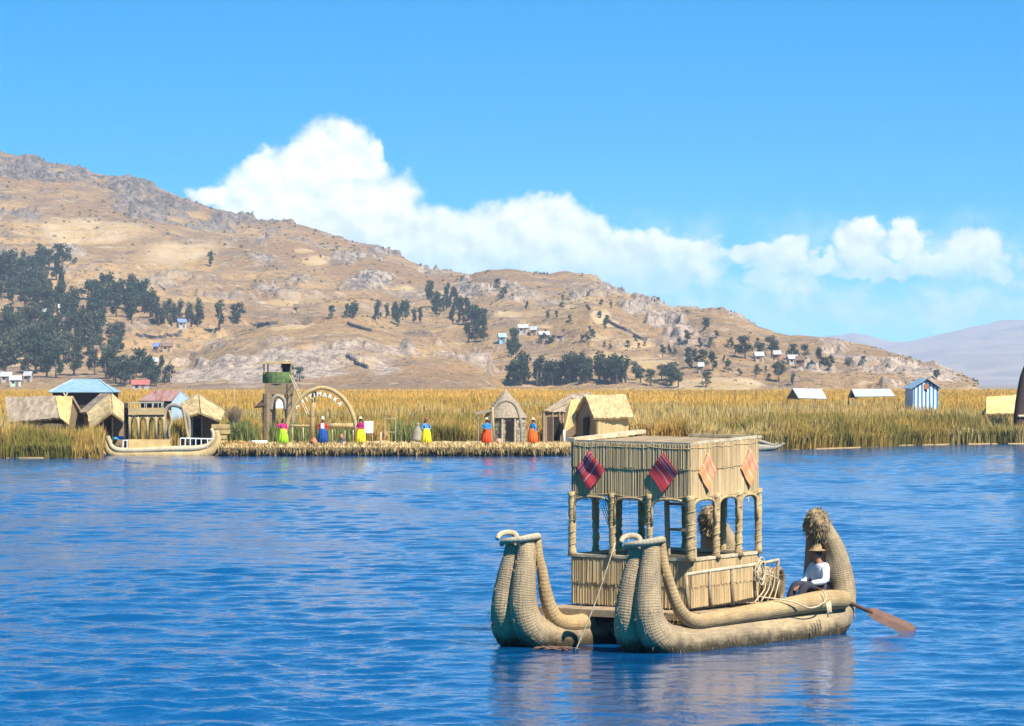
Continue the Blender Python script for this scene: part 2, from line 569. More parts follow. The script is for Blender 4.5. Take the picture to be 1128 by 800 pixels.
def make_water():
    nr, ncol = 1000, 620
    Yr = 34.0 * (310.0 / 34.0) ** (np.arange(nr) / (nr - 1.0))
    U = np.linspace(-960, 960, ncol) / F
    YY, UU = np.meshgrid(Yr, U, indexing='ij')
    XX = UU * YY
    dY = YY * math.log(310 / 34.0) / nr
    Zw = np.zeros_like(XX)
    r = np.random.default_rng(5)
    calm = 0.45 + 0.9 * sstep(fbm(XX / 9.0, YY / 22.0, 4, 3), 0.34, 0.66)
    calm2 = 0.5 + 0.9 * sstep(fbm(XX / 5.0 + 40, YY / 11.0, 4, 9), 0.34, 0.66)
    for i in range(72):
        lam = 0.22 * (14.0 ** (r.random() ** 1.5))
        th = math.radians(r.normal(80, 36))
        kx, ky = math.cos(th) * 2 * math.pi / lam, math.sin(th) * 2 * math.pi / lam
        slope = 0.0092 * (1.0 if lam < 2 else (2 / lam) ** 0.6)
        amp = slope * lam / (2 * math.pi)
        fade = np.clip((lam / np.maximum(dY, UU[0, 1] * 0 + YY * (1920 / F / ncol)) - 2.5) / 2.5, 0, 1)
        ph = kx * XX + ky * YY + r.random() * 6.28
        # warp the phase so that crests are short and broken
        ph = ph + 1.6 * (vnoise(XX / (lam * 3.0) + i * 7.1, YY / (lam * 3.0), i) - 0.5) * 2
        w = np.sin(ph); w = w + 0.22 * np.sin(2 * ph + 1.57)
        Zw += amp * w * fade * (calm if lam < 1.2 else calm2) * 1.9
    # the boat's hulls shelter the water in front of them
    sx = (XX - 3.2) / 4.2; sy = (YY - 52.0) / 8.5
    lee = 1 - 0.74 * np.exp(-(sx ** 2 + sy ** 2) ** 1.5)
    lee *= 0.86 + 0.5 * (fbm(XX / 3.0, YY / 6.0, 3, 44) - 0.4)
    Zw *= lee
    V = np.stack([XX, YY, Zw], -1).reshape(-1, 3)
    i = np.arange(nr - 1)[:, None] * ncol + np.arange(ncol - 1)[None, :]
    Fq = np.stack([i, i + 1, i + 1 + ncol, i + ncol], -1).reshape(-1, 4)
    o = mesh_np("lake_water", V, Fq, M['water'], smooth=True, cols={'ruffle': lee.ravel()})
    tag(o, kind="structure", label="rippled deep blue lake water")
    mb = MB()
    mb.add([(-9000, -300, -0.22), (9000, -300, -0.22), (9000, 14000, -0.22), (-9000, 14000, -0.22)], [(0, 1, 2, 3)])
    o2 = mb.build("lake_water_far", M['water'])
    tag(o2, kind="structure", label="lake water reaching away past the shore")


make_water()

# =================================================================== HILLS
SKY_L = [(-420, 120), (-200, 140), (0, 166), (60, 178), (110, 190), (150, 196), (200, 215), (260, 234), (300, 240), (340, 250),
         (400, 270), (450, 288), (480, 297), (510, 299), (540, 297), (600, 302), (650, 302), (690, 318), (720, 333), (740, 336),
         (785, 333), (810, 341), (840, 357), (870, 370), (920, 378), (960, 385), (1000, 393), (1030, 400), (1060, 411),
         (1075, 420), (1086, 432), (1500, 434)]
BLUFF = [(-420, 440), (165, 440), (185, 420), (200, 404), (215, 386), (250, 363), (300, 350), (400, 356), (480, 370), (530, 388), (548, 408),
         (562, 440), (1500, 440)]
Y0 = 1000.0


def ipl(tab, u):
    a = np.array(tab, float)
    return np.interp(u, a[:, 0], a[:, 1])


def yridge(u):
    return np.interp(u, [-420, 0, 300, 560, 800, 1085, 1500], [2650, 2500, 2200, 1900, 1600, 1300, 1300])


ROCKS = [(370, 394, 130, 26, .52), (500, 400, 50, 22, .5), (20, 185, 60, 16, 1), (62, 192, 45, 14, 1), (140, 205, 40, 14, 1), (165, 222, 45, 16, 1.1), (200, 230, 22, 12, .8), (245, 240, 40, 10, 1),
         (25, 240, 35, 10, .8), (75, 275, 18, 10, .8), (290, 262, 20, 8, .6), (310, 245, 30, 8, .6), (380, 285, 36, 9, .9), (410, 305, 30, 10, .9),
         (330, 300, 30, 8, .5), (285, 285, 35, 16, .55), (420, 280, 60, 8, .7), (470, 300, 40, 6, .6), (520, 318, 60, 9, .8), (580, 322, 45, 9, .8),
         (640, 312, 30, 10, .7), (665, 318, 30, 9, .8), (705, 335, 25, 12, 1), (730, 352, 25, 12, .9), (745, 360, 22, 9, .8),
         (220, 410, 45, 15, 1.1), (265, 408, 40, 18, 1.1), (310, 400, 40, 22, .9), (230, 375, 50, 16, .55), (300, 380, 60, 20, .6),
         (350, 395, 40, 20, .7), (420, 400, 50, 18, .6), (480, 405, 50, 15, .75), (520, 400, 30, 15, .7), (530, 395, 14, 20, .8), (400, 370, 60, 10, .4),
         (930, 385, 40, 6, .5), (950, 398, 14, 8, 1), (1000, 408, 50, 12, .95), (1035, 412, 25, 8, 1), (900, 410, 30, 8, .5), (980, 420, 60, 6, .5),
         (200, 300, 60, 14, .4), (110, 320, 30, 10, .4), (640, 400, 40, 10, .3), (820, 350, 30, 6, .4), (790, 340, 20, 5, .4), (760, 340, 30, 6, .4)]
FIELDS = [(560, 345, 22, 6, .7), (590, 356, 26, 4, .6), (720, 400, 30, 5, .8), (700, 372, 24, 5, .7), (655, 365, 22, 4, .6), (790, 418, 60, 6, .8), (900, 424, 70, 4, .8), (440, 312, 26, 5, .6), (170, 395, 50, 10, .6), (230, 330, 40, 8, .5), (640, 326, 13, 5, 1), (662, 346, 12, 5, 1), (628, 333, 7, 3, 1), (675, 352, 10, 3, .8), (350, 283, 20, 4, .8), (335, 275, 14, 3, .8), (490, 316, 16, 4, .9),
          (505, 321, 15, 3, .9), (690, 388, 60, 7, .7), (760, 428, 140, 7, .6), (15, 380, 22, 10, 1), (5, 335, 8, 8, 1), (10, 395, 20, 6, 1),
          (405, 398, 12, 5, .9), (320, 355, 40, 6, .6), (830, 428, 120, 5, .5), (650, 395, 40, 6, .5), (100, 250, 90, 25, .5), (200, 275, 90, 20, .45),
          (330, 320, 70, 16, .45), (240, 365, 40, 5, .6), (120, 300, 50, 12, .35), (560, 425, 60, 5, .4), (1040, 428, 60, 4, .6)]


def blobmask(tab, px, py):
    m = np.zeros_like(px)
    for (bx, by, rx, ry, s) in tab:
        m = np.maximum(m, s * np.exp(-(((px - bx) / rx) ** 2 + ((py - by) / ry) ** 2)))
    return m


def terrain():
    ncol, nr = 920, 520
    U = np.linspace(-420, 1500, ncol)
    T = np.concatenate([np.linspace(0, 1.0, 460) ** 1.0, np.linspace(1.0, 1.5, nr - 460 + 1)[1:]])
    TT, UU = np.meshgrid(T, U, indexing='ij')
    YR = yridge(UU)
    YY = Y0 + TT * (YR - Y0)
    XX = (UU - 564) / F * YY
    S = HZ - ipl(SKY_L, UU)
    E0 = -(EYE - 0.7) * F / YY
    tp = np.clip((TT - 0.05) / 0.95, 0, 1)
    wob = 0.10 * (fbm(XX / 240, YY / 240, 3, 21) - 0.5)
    g = np.sin(np.clip(tp + wob * np.sin(tp * math.pi), 0, 1) * math.pi / 2) ** 1.18
    E = E0 + np.maximum(S - E0, 0) * g
    Eb = HZ - ipl(BLUFF, UU)
    bl = E0 + np.maximum(Eb - E0, 0) * np.clip(sstep(TT, 0.05, 0.235) ** 0.8, 0, 1) - np.maximum(TT - 0.24, 0) * 40
    bl = np.where(Eb > -15, bl, -60)
    d = E - bl
    E = np.maximum(E, bl) + 3.0 * np.exp(-np.abs(d) / 4.0) * (Eb > 0)
    E = np.where(TT > 1, E0 + np.maximum(S - E0, 0) * np.clip(1 - (TT - 1) * 1.6, 0, 1), E)
    env = sstep(TT, 0.05, 0.22) * sstep(np.maximum(S, 0), 0, 40)
    px, py = UU, HZ - E
    jx = 16 * (fbm(XX / 40, YY / 40, 4, 51) - 0.5); jy = 10 * (fbm(XX / 40, YY / 40, 4, 52) - 0.5)
    rk = blobmask(ROCKS, px + jx, py + jy)
    rn = fbm(XX / 26, YY / 26, 5, 31)
    rock = sstep(rk + (rn - 0.5) * 1.3, 0.42, 0.70)
    rock = np.maximum(rock, 0.75 * sstep(fbm(XX / 55, YY / 55, 5, 77, 0.62), 0.62, 0.73))
    fl = blobmask(FIELDS, px + jx * 0.3, py + jy * 0.3)
    field = sstep(fl + (fbm(XX / 60, YY / 60, 3, 5) - 0.5) * 0.25, 0.30, 0.45) * (1 - 0.7 * rock)
    Zt = EYE + E * YY / F
    Zt += env * (9 * (fbm(XX / 130, YY / 130, 5, 3) - 0.5) + 7 * (0.5 - ridged(XX / 70, YY / 260, 3, 8)))
    small = ridged(XX / 11, YY / 16, 4, 41, 0.6)
    Zt += env * rock * (small - 0.5) * 9.5
    Zt += env * rock * 3.2 * (ridged(XX / 4.5, YY / 6.5, 3, 43, 0.6) - 0.5)
    # strata: stepped ledges in the rocky parts
    stp = 7.0
    q = np.floor(Zt / stp) * stp + stp * sstep((Zt / stp) % 1.0, 0.55, 0.95)
    Zt = Zt + env * rock * 0.55 * (q - Zt)
    # old farming terraces low on the slopes
    tm = sstep(fbm(XX / 150, YY / 150, 3, 88), 0.42, 0.55) * (1 - sstep(tp, 0.45, 0.65)) * (1 - rock)
    zz = Zt + 3.0 * (fbm(XX / 80, YY / 80, 2, 89) - 0.5)
    q2 = np.floor(zz / 5.5) * 5.5 + 5.5 * sstep((zz / 5.5) % 1.0, 0.72, 0.98)
    Zt = Zt + env * tm * 0.8 * (q2 - zz)
    Zt += env * (1 - rock) * 1.7 * (fbm(XX / 9, YY / 12, 4, 19) - 0.5)
    Zt = np.where(env <= 0, np.maximum(0.7, np.minimum(Zt, 1.5)), Zt)
    return UU, YY, XX, Zt, rock, field, T, U


TU, TY, TX, TZ, TROCK, TFIELD, TT_, TUU = terrain()


def hill_mat():
    m, t, b = material("dry_hillside")
    tc = t.new('ShaderNodeTexCoord')
    P = tc.outputs['Object']
    rk = t.new('ShaderNodeAttribute', attribute_name="rock").outputs['Fac']
    fd = t.new('ShaderNodeAttribute', attribute_name="field").outputs['Fac']
    big = t.noise(P, 0.008, 5, 0.6)
    mid = t.noise(P, 0.045, 6, 0.65)
    fine = t.noise(P, 0.33, 5, 0.75)
    grass = t.mix(t.ramp(big, 0.38, 0.62), (0.29, 0.172, 0.082, 1), (0.42, 0.265, 0.118, 1))
    grass = t.mix(t.ramp(mid, 0.44, 0.66), grass, (0.235, 0.16, 0.105, 1))
    # low scrub: dark speckles
    sc = t.ramp(fine, 0.52, 0.62)
    grass = t.mix(t.math('MULTIPLY', sc, 0.78), grass, (0.085, 0.072, 0.045, 1))
    pale = t.ramp(t.noise(P, 0.10, 6, 0.75), 0.55, 0.66)
    grass = t.mix(t.math('MULTIPLY', pale, 0.75), grass, (0.50, 0.375, 0.24, 1))
    rock = t.mix(t.ramp(t.noise(P, 0.19, 6, 0.8), 0.42, 0.58), (0.125, 0.108, 0.10, 1), (0.43, 0.34, 0.26, 1))
    rock = t.mix(t.math('MULTIPLY', t.ramp(t.noise(P, 0.03, 4, 0.6), 0.5, 0.68), 0.6), rock, (0.36, 0.26, 0.17, 1))
    sz = t.new('ShaderNodeSeparateXYZ'); t.link(P, sz.inputs[0])
    hi = t.ramp(sz.outputs[2], 60, 125)
    crag = t.mix(t.ramp(t.noise(P, 0.16, 6, 0.8), 0.40, 0.62), (0.085, 0.075, 0.07, 1), (0.27, 0.215, 0.17, 1))
    pale_rock = t.mix(t.ramp(t.noise(P, 0.28, 6, 0.8), 0.42, 0.58), (0.24, 0.18, 0.14, 1), (0.56, 0.43, 0.32, 1))
    rock = t.mix(t.math('MULTIPLY', t.math('SUBTRACT', 1.0, t.ramp(sz.outputs[2], 20, 60)), 0.75), rock, pale_rock)
    rock = t.mix(hi, rock, crag)
    c = t.mix(rk, grass, rock)
    fcol = t.mix(t.ramp(mid, 0.4, 0.6), (0.47, 0.315, 0.14, 1), (0.55, 0.40, 0.23, 1))
    c = t.mix(t.math('MULTIPLY', fd, 0.85), c, fcol)
    t.link(c, b.inputs['Base Color'])
    b.inputs['Roughness'].default_value = 0.95
    b.inputs['Specular IOR Level'].default_value = 0.1
    h = t.math('ADD', t.math('MULTIPLY', fine, 2.2), t.math('MULTIPLY', t.noise(P, 0.12, 5, 0.7), 3.0))
    bp = t.new('ShaderNodeBump'); bp.inputs['Strength'].default_value = 0.75; bp.inputs['Distance'].default_value = 1.4
    t.link(h, bp.inputs['Height']); t.link(bp.outputs[0], b.inputs['Normal'])
    return m


M['hill'] = hill_mat()


def grid_faces(nr, nc):
    i = np.arange(nr - 1)[:, None] * nc + np.arange(nc - 1)[None, :]
    return np.stack([i, i + 1, i + 1 + nc, i + nc], -1).reshape(-1, 4)


hill = mesh_np("hillside", np.stack([TX, TY, TZ], -1).reshape(-1, 3), grid_faces(*TX.shape), M['hill'],
               cols={"rock": TROCK.ravel(), "field": TFIELD.ravel()}, smooth=True)
tag(hill, kind="structure", label="dry tan rocky hillside sloping down to the reeds")


def on_hill(px, py):
    """world point of the terrain whose foot shows at photo pixel px,py"""
    f = (px - TUU[0]) / (TUU[1] - TUU[0])
    k = int(np.clip(round(f), 0, len(TUU) - 1))
    col_py = HZ - (TZ[:, k] - EYE) * F / TY[:, k]
    idx = np.where(col_py <= py)[0]
    r = int(idx[0]) if len(idx) else int(np.argmin(col_py))
    Yd = float(TY[r, k])
    return Vector(((px - 564) / F * Yd, Yd, float(TZ[r, k])))


def far_mountains():
    FAR = [(500, 424), (800, 400), (860, 384), (890, 374), (915, 370), (940, 369), (975, 377), (1000, 378), (1030, 371), (1060, 363),
           (1100, 355), (1128, 352), (1200, 340), (1350, 330), (1600, 350)]
    ncol, nr = 420, 160
    U = np.linspace(500, 1600, ncol); T = np.concatenate([[-1.2, -.8, -.4], np.linspace(0, 1.3, nr - 3)])
    TTf, UUf = np.meshgrid(T, U, indexing='ij')
    YY = 6000 + TTf * 3600
    XX = (UUf - 564) / F * YY
    S = HZ - ipl(FAR, UUf)
    E0 = -4.0 * F / YY
    g = np.where(TTf < 1, np.sin(np.clip(TTf, 0, 1) * math.pi / 2) ** 1.3, 1 - (TTf - 1))
    Zm = EYE + (E0 + (S - E0) * g) * YY / F
    env = sstep(TTf, 0.03, 0.3)
    Zm += env * (26 * (fbm(XX / 500, YY / 500, 5, 4) - 0.5) + 30 * (0.5 - ridged(XX / 260, YY / 700, 4, 6)))
    m = simple("far_slopes", (0.27, 0.20, 0.14), (0.15, 0.125, 0.10), 0.95, 0.006, detail=7)
    o = mesh_np("far_mountains", np.stack([XX, YY, Zm], -1).reshape(-1, 3), grid_faces(nr, ncol), m, smooth=True)
    tag(o, kind="structure", label="lilac hazy mountains far beyond the lake")


far_mountains()

# =================================================================== HAZE
def make_haze():
    mb = MB()
    mb.box((0, 5600, 124), (9600, 11600, 252))
    m = bpy.data.materials.new("haze_air")
    m.use_nodes = True
    t = NT(m.node_tree)
    t.n.clear()
    v = t.new('ShaderNodeVolumePrincipled')
    v.inputs['Color'].default_value = (0.62, 0.77, 1.0, 1)
    v.inputs['Density'].default_value = HAZE_DENSITY
    v.inputs['Anisotropy'].default_value = 0.0
    o = t.new('ShaderNodeOutputMaterial')
    t.link(v.outputs[0], o.inputs['Volume'])
    h = mb.build("haze", m)
    tag(h, kind="stuff", label="thin pale blue haze over the lake and hills")


HAZE_DENSITY = 0.0001
make_haze()

# =================================================================== MARSH GROUND, ISLAND
SHORE = [(-500, 505), (110, 505), (117, 499.5), (238, 499.5), (243, 497), (640, 496), (700, 496), (830, 496.0), (900, 495), (960, 493), (1000, 490.8), (1070, 489.5), (1128, 489.3), (1700, 489)]


def yedge(px):
    y = ipl(SHORE, px)
    return EYE * F / (y - HZ)


M['marsh'] = simple("marsh_ground", (0.36, 0.25, 0.11), (0.22, 0.16, 0.075), 0.95, 0.25, 0.5, 3, detail=6)
M['islandtop'] = simple("trodden_reeds", (0.54, 0.41, 0.20), (0.40, 0.29, 0.14), 0.95, 1.5, 0.9, 12, detail=6)


def make_ground():
    U = np.linspace(-500, 1700, 500)
    rows = [0, 0.3, 2, 12, 60, 200, 480, 860]
    V = []
    for k, d in enumerate(rows):
        ye = yedge(U) + 1.2 * (fbm(U / 14, U * 0, 3, 2) - 0.5)
        Yk = ye + d if d < 800 else np.full_like(U, 1030)
        z = -0.35 if k == 0 else (0.07 if d < 100 else (0.3 if d < 300 else 0.72))
        V.append(np.stack([(U - 564) / F * Yk, Yk, np.full_like(U, z)], -1))
    V = np.concatenate(V)
    o = mesh_np("marsh_ground", V, grid_faces(len(rows), len(U)), M['marsh'])
    tag(o, kind="structure", label="brown marsh bed under the reeds")
    # the trodden platform of cut reeds the women stand on
    U = np.linspace(240, 760, 420)
    yf = 203.4 + 1.3 * (fbm(U / 9, U * 0, 4, 12) - 0.5) + 1.0 * sstep(U, 600, 700) * 12
    prof = [(0.35, -0.3), (0.12, 0.1), (0.0, 0.36), (0.35, 0.5), (3, 0.52), (9, 0.52), (17, 0.52), (26, 0.45)]
    V = []
    for k, (d, z) in enumerate(prof):
        Yk = yf + d
        zz = z + 0.14 * (fbm(U / 5, U * 0 + k * 3.3, 4, 33) - 0.5) * (1 if k < 5 else 1.2)
        V.append(np.stack([(U - 564) / F * Yk, Yk, zz], -1))
    V = np.concatenate(V)
    o = mesh_np("reed_island", V, grid_faces(len(prof), len(U)), M['islandtop'], smooth=True)
    tag(o, kind="structure", label="trodden floating island of cut reeds")


make_ground()


# =================================================================== REEDS
def blade_mat():
    m, t, b = material("reed_blade")
    a = t.new('ShaderNodeAttribute', attribute_name="Col")
    t.link(a.outputs['Color'], b.inputs['Base Color'])
    b.inputs['Roughness'].default_value = 0.7
    b.inputs['Specular IOR Level'].default_value = 0.15
    return m


M['blade'] = blade_mat()


def blades(name, x, y, z0, h, w, lean, colr, label, tipcol=None, seed=0, curl=1.0):
    n = len(x)
    r = np.random.default_rng(seed)
    yaw = r.uniform(0, 2 * math.pi, n)
    la = r.uniform(0, 2 * math.pi, n)
    lx, ly = np.cos(la) * lean, np.sin(la) * lean
    wx, wy = np.cos(yaw) * w / 2, np.sin(yaw) * w / 2
    b0 = np.stack([x - wx, y - wy, z0], -1); b1 = np.stack([x + wx, y + wy, z0], -1)
    mx, my, mz = x + lx * h * 0.4, y + ly * h * 0.4, z0 + h * 0.58
    m0 = np.stack([mx - wx * .85, my - wy * .85, mz], -1); m1 = np.stack([mx + wx * .85, my + wy * .85, mz], -1)
    tp = np.stack([x + lx * h * 1.0 * curl, y + ly * h * 1.0 * curl, z0 + h * np.sqrt(np.clip(1 - lean ** 2, .2, 1))], -1)
    V = np.stack([b0, b1, m0, m1, tp], 1).reshape(-1, 3)
    k = np.arange(n)[:, None] * 5
    Ft = np.concatenate([k + np.array([[0, 1, 3]]), k + np.array([[0, 3, 2]]), k + np.array([[2, 3, 4]])], 1).reshape(-1, 3)
    tipc = colr if tipcol is None else tipcol
    C = np.stack([colr, colr, colr * .5 + tipc * .5, colr * .5 + tipc * .5, tipc], 1).reshape(-1, 3)
    o = mesh_np(name, V, Ft, M['blade'], cols={"Col": C})
    tag(o, kind="stuff", label=label)
    return o


# huts stand in clearings: (px0, px1, Y0, Y1)
CLEAR = [(0, 86, 218, 232), (84, 142, 214, 229), (198, 252, 214, 229), (113, 245, 196, 214), (240, 410, 196, 224), (240, 660, 196, 216),
         (524, 584, 196, 221), (590, 705, 196, 238), (285, 330, 216, 252), (1084, 1300, 250, 268), (55, 128, 262, 290), (150, 214, 250, 274),
         (395, 440, 212, 219)]
LOWR = [(398, 545, 214, 223, 0.95), (585, 600, 214, 221, 0.9), (243, 285, 215, 223, 1.3)]


def lerp3(a, b, t):
    return np.asarray(a)[None, :] * (1 - t[:, None]) + np.asarray(b)[None, :] * t[:, None]


def make_reeds():
    r = np.random.default_rng(3)
    # ---- near bank
    n = 430000
    px = r.uniform(-160, 1300, n)
    d = (r.random(n) ** 1.9) * 130.0
    ye = yedge(px)
    isl = (px > 243) & (px < 760)
    Y = ye + 0.3 + d + np.where(isl, 14, 0)
    x = (px - 564) / F * Y
    clump = fbm(x / 2.6, Y / 3.2, 3, 61)
    clump2 = fbm(x / 9.0, Y / 14.0, 3, 62)
    keep = r.random(n) < (0.10 + 1.0 * sstep(clump, 0.36, 0.58))
    for (a, b_, c, d_) in CLEAR:
        keep &= ~((px > a) & (px < b_) & (Y > c) & (Y < d_))
    hh = 1.62 + 1.0 * (clump2 - 0.5) * 1.5 + 1.5 * (clump - 0.5) + r.normal(0, 0.18, n)
    hh += 0.25 * sstep(Y, 240, 300) + np.where(px > 820, 0.2, 0)
    hh = np.where((px < 118) & (Y < 216), hh * 0.95 + 0.1, hh)
    # shorter, sparse fringe right at the water
    hh *= 0.55 + 0.45 * sstep(Y - ye, 0.2, 3.5)
    for (a, b_, c, d_, hv) in LOWR:
        s = (px > a) & (px < b_) & (Y > c) & (Y < d_)
        hh = np.where(s, hv * (0.8 + 0.4 * clump), hh)
    px, Y, x, hh, clump, clump2 = [q[keep] for q in (px, Y, x, hh, clump, clump2)]
    n = len(x)
    g = np.clip(sstep(fbm(x / 5.0, Y / 9.0, 4, 71), 0.42, 0.57) * 0.9 * np.where(px > 830, .62, 1) + r.normal(0, .22, n), 0, 1)
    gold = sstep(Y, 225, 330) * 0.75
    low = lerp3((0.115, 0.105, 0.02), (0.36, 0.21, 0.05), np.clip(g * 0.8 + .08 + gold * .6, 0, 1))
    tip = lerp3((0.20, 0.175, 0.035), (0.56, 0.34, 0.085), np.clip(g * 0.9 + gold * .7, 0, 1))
    shade = r.uniform(0.65, 1.2, n)[:, None]
    # dead straw-coloured stands
    dead = (sstep(clump2, 0.56, 0.64) * (r.random(n) < 0.6))[:, None]
    low = low * (1 - dead) + np.array([[0.40, 0.29, 0.11]]) * dead
    tip = tip * (1 - dead) + np.array([[0.56, 0.42, 0.17]]) * dead
    w = r.uniform(0.045, 0.10, n) * (Y / 215) ** 1.2
    lean = np.abs(r.normal(0, 0.16, n)) + 0.02
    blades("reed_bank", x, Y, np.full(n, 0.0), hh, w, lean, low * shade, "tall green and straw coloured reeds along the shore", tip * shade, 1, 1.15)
    # ---- the wide reed plain behind
    n = 300000
    px = r.uniform(-260, 1400, n)
    Y = 300 * (1010 / 300.0) ** (r.random(n) ** 0.85)
    x = (px - 564) / F * Y
    c2 = fbm(x / 22.0, Y / 60.0, 4, 91)
    hh = 2.05 + 1.0 * (c2 - 0.5) + r.normal(0, 0.2, n)
    g = np.clip(0.55 + 2.2 * (c2 - 0.5) + r.normal(0, .2, n), 0, 1)
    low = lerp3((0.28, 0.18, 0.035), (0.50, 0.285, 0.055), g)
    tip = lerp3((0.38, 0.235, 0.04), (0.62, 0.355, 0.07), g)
    shade = r.uniform(0.75, 1.15, n)[:, None]
    w = r.uniform(0.07, 0.17, n) * (Y / 320) ** 1.1
    lean = np.abs(r.normal(0, 0.14, n)) + 0.02
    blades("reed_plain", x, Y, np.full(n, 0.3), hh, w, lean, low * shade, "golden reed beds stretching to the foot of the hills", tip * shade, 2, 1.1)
    # ---- ragged fringe of the island: cut reeds hanging to the water
    n = 9000
    px = r.uniform(241, 700, n)
    base = 203.0 + 1.3 * (fbm(px / 9, px * 0, 4, 12) - 0.5) + sstep(px, 600, 700) * 12
    Y = base + r.uniform(-0.1, 0.5, n)
    x = (px - 564) / F * Y
    gap = fbm(px / 3.0, px * 0, 3, 15)
    h = -r.uniform(0.15, 0.5, n) * (0.5 + 0.9 * gap)
    g = r.random(n)
    col = lerp3((0.20, 0.125, 0.05), (0.46, 0.32, 0.135), g)
    w = r.uniform(0.03, 0.10, n)
    blades("island_fringe", x, Y, r.uniform(0.34, 0.56, n), h, w, np.abs(r.normal(0, .35, n)), col, "ragged cut reeds hanging over the island edge", col * 0.4, 4, 1.0)
    # loose straw on the platform
    n = 7000
    px = r.uniform(241, 700, n)
    Y = 204.2 + r.random(n) ** 1.5 * 11
    Y += sstep(px, 600, 700) * 12
    x = (px - 564) / F * Y
    col = lerp3((0.38, 0.27, 0.12), (0.66, 0.50, 0.24), r.random(n))
    blades("loose_straw", x, Y, r.uniform(0.46, 0.54, n), r.uniform(0.12, 0.42, n), r.uniform(0.03, 0.07, n),
           np.clip(np.abs(r.normal(0.75, .2, n)), 0, .95), col, "loose straw strewn over the island floor", col, 6, 1.2)
    # green rushes by the boat's stern and behind the women
    n = 3800
    pick = r.random(n)
    px = np.where(pick < .5, r.normal(263, 8, n), np.where(pick < .8, r.uniform(296, 400, n), r.uniform(430, 470, n)))
    Y = np.where(pick < .5, r.uniform(217, 223, n), r.uniform(220, 226, n))
    x = (px - 564) / F * Y
    col = lerp3((0.06, 0.095, 0.025), (0.20, 0.19, 0.055), r.random(n))
    blades("green_rushes", x, Y, np.full(n, 0.45), r.uniform(0.7, 1.75, n), r.uniform(0.04, 0.09, n), np.abs(r.normal(0, .2, n)), col,
           "fresh green rushes behind the island platform", col * 1.3, 8, 1.1)


make_reeds()


# =================================================================== TREES ON THE HILL
M['leaf'] = simple("dark_foliage", (0.040, 0.072, 0.028), (0.017, 0.036, 0.018), 0.7, 0.35, tone=0.5, detail=3)
M['leaf2'] = simple("olive_foliage", (0.085, 0.095, 0.04), (0.045, 0.058, 0.03), 0.7, 0.35, tone=0.5, detail=3)
M['bark'] = simple("grey_bark", (0.20, 0.16, 0.12), (0.11, 0.09, 0.07), 0.9, 1.5)


def tree_meshes(seed, kind):
    """unit-height tree, returns crown mesh and trunk mesh"""
    r = random.Random(seed)
    tr = MB()
    lobes = []
    bend = (r.uniform(-.05, .05), r.uniform(-.05, .05))
    top = (bend[0], bend[1], 0.9)
    pts = [(0, 0, -0.06), (bend[0] * .3, bend[1] * .3, .3), (bend[0] * .8, bend[1] * .8, .6), top]
    tr.tube(pts, [.035, .026, .016, .006], 6)
    nl = {'tall': 9, 'wide': 11, 'round': 8}[kind]
    for i in range(nl):
        a = r.uniform(0, 6.28)
        if kind == 'tall':
            z = 0.26 + 0.66 * (i / (nl - 1)); R = 0.17 * math.sin(min(1, (1.12 - z) * 1.5) * 1.57); rr = r.uniform(.09, .14)
        elif kind == 'wide':
            z = r.uniform(.3, .86); R = 0.27 * math.sin(min(1, (1.15 - z) * 1.6) * 1.57); rr = r.uniform(.11, .17)
        else:
            z = r.uniform(.22, .8); R = 0.30 * math.sin(min(1, (1.05 - z) * 1.6) * 1.57); rr = r.uniform(.13, .19)
        c = (bend[0] * z + R * math.cos(a) * r.uniform(.4, 1), bend[1] * z + R * math.sin(a) * r.uniform(.4, 1), z)
        lobes.append((c, rr))
        b0 = z * r.uniform(.45, .75)
        tr.tube([(bend[0] * b0, bend[1] * b0, b0), ((c[0] + bend[0] * b0) / 2, (c[1] + bend[1] * b0) / 2, (b0 + z) / 2 + .01), c], [.014, .009, .004], 5)
    cr = MB()
    for (c, rr) in lobes:
        for k in range(80):
            d = Vector((r.gauss(0, 1), r.gauss(0, 1), r.gauss(0, 1))).normalized()
            q = Vector(c) + Vector((d.x * rr, d.y * rr, d.z * rr * (1.25 if kind == 'tall' else .85))) * (r.random() ** .45) * r.uniform(.75, 1.2)
            s = r.uniform(.02, .05)
            e1 = Vector((r.gauss(0, 1), r.gauss(0, 1), r.gauss(0, 1))).normalized()
            e2 = e1.cross(Vector((r.gauss(0, 1), r.gauss(0, 1), r.gauss(0, 1)))).normalized()
            cr.add([q - e1 * s, q + e2 * s * .7, q + e1 * s, q - e2 * s * .7], [(0, 1, 2, 3)], col=r.random())
    return cr, tr


TREE_KINDS = []
for sd, kd, ml in ((1, 'tall', 'leaf'), (2, 'tall', 'leaf'), (3, 'wide', 'leaf'), (4, 'wide', 'leaf2'), (5, 'round', 'leaf'), (6, 'tall', 'leaf2'), (7, 'round', 'leaf2')):
    crb, trb = tree_meshes(sd, kd)
    co = crb.build("crown", M[ml]); to = trb.build("trunk", M['bark'], smooth=True)
    TREE_KINDS.append((co, to))
_used = set()


SPECS = []


def add_tree(*a):
    SPECS.append(a)


def plant(px, py, hpx, kind, label, group=None, sx=1.0):
    p = on_hill(px, py)
    h = 1.12 * hpx * p.y / F
    sx *= 1.1
    root = empty("hillside_tree", p - Vector((0, 0, 0.02 * h)), random.uniform(0, 6.28), label, "tree", group)
    root.scale = (h * sx, h * sx, h)
    for o, nm in zip(TREE_KINDS[kind], ("crown", "trunk")):
        if (kind, nm) in _used:
            c = o.copy(); COL.objects.link(c)
        else:
            c = o; _used.add((kind, nm))
        c.parent = root
    return root


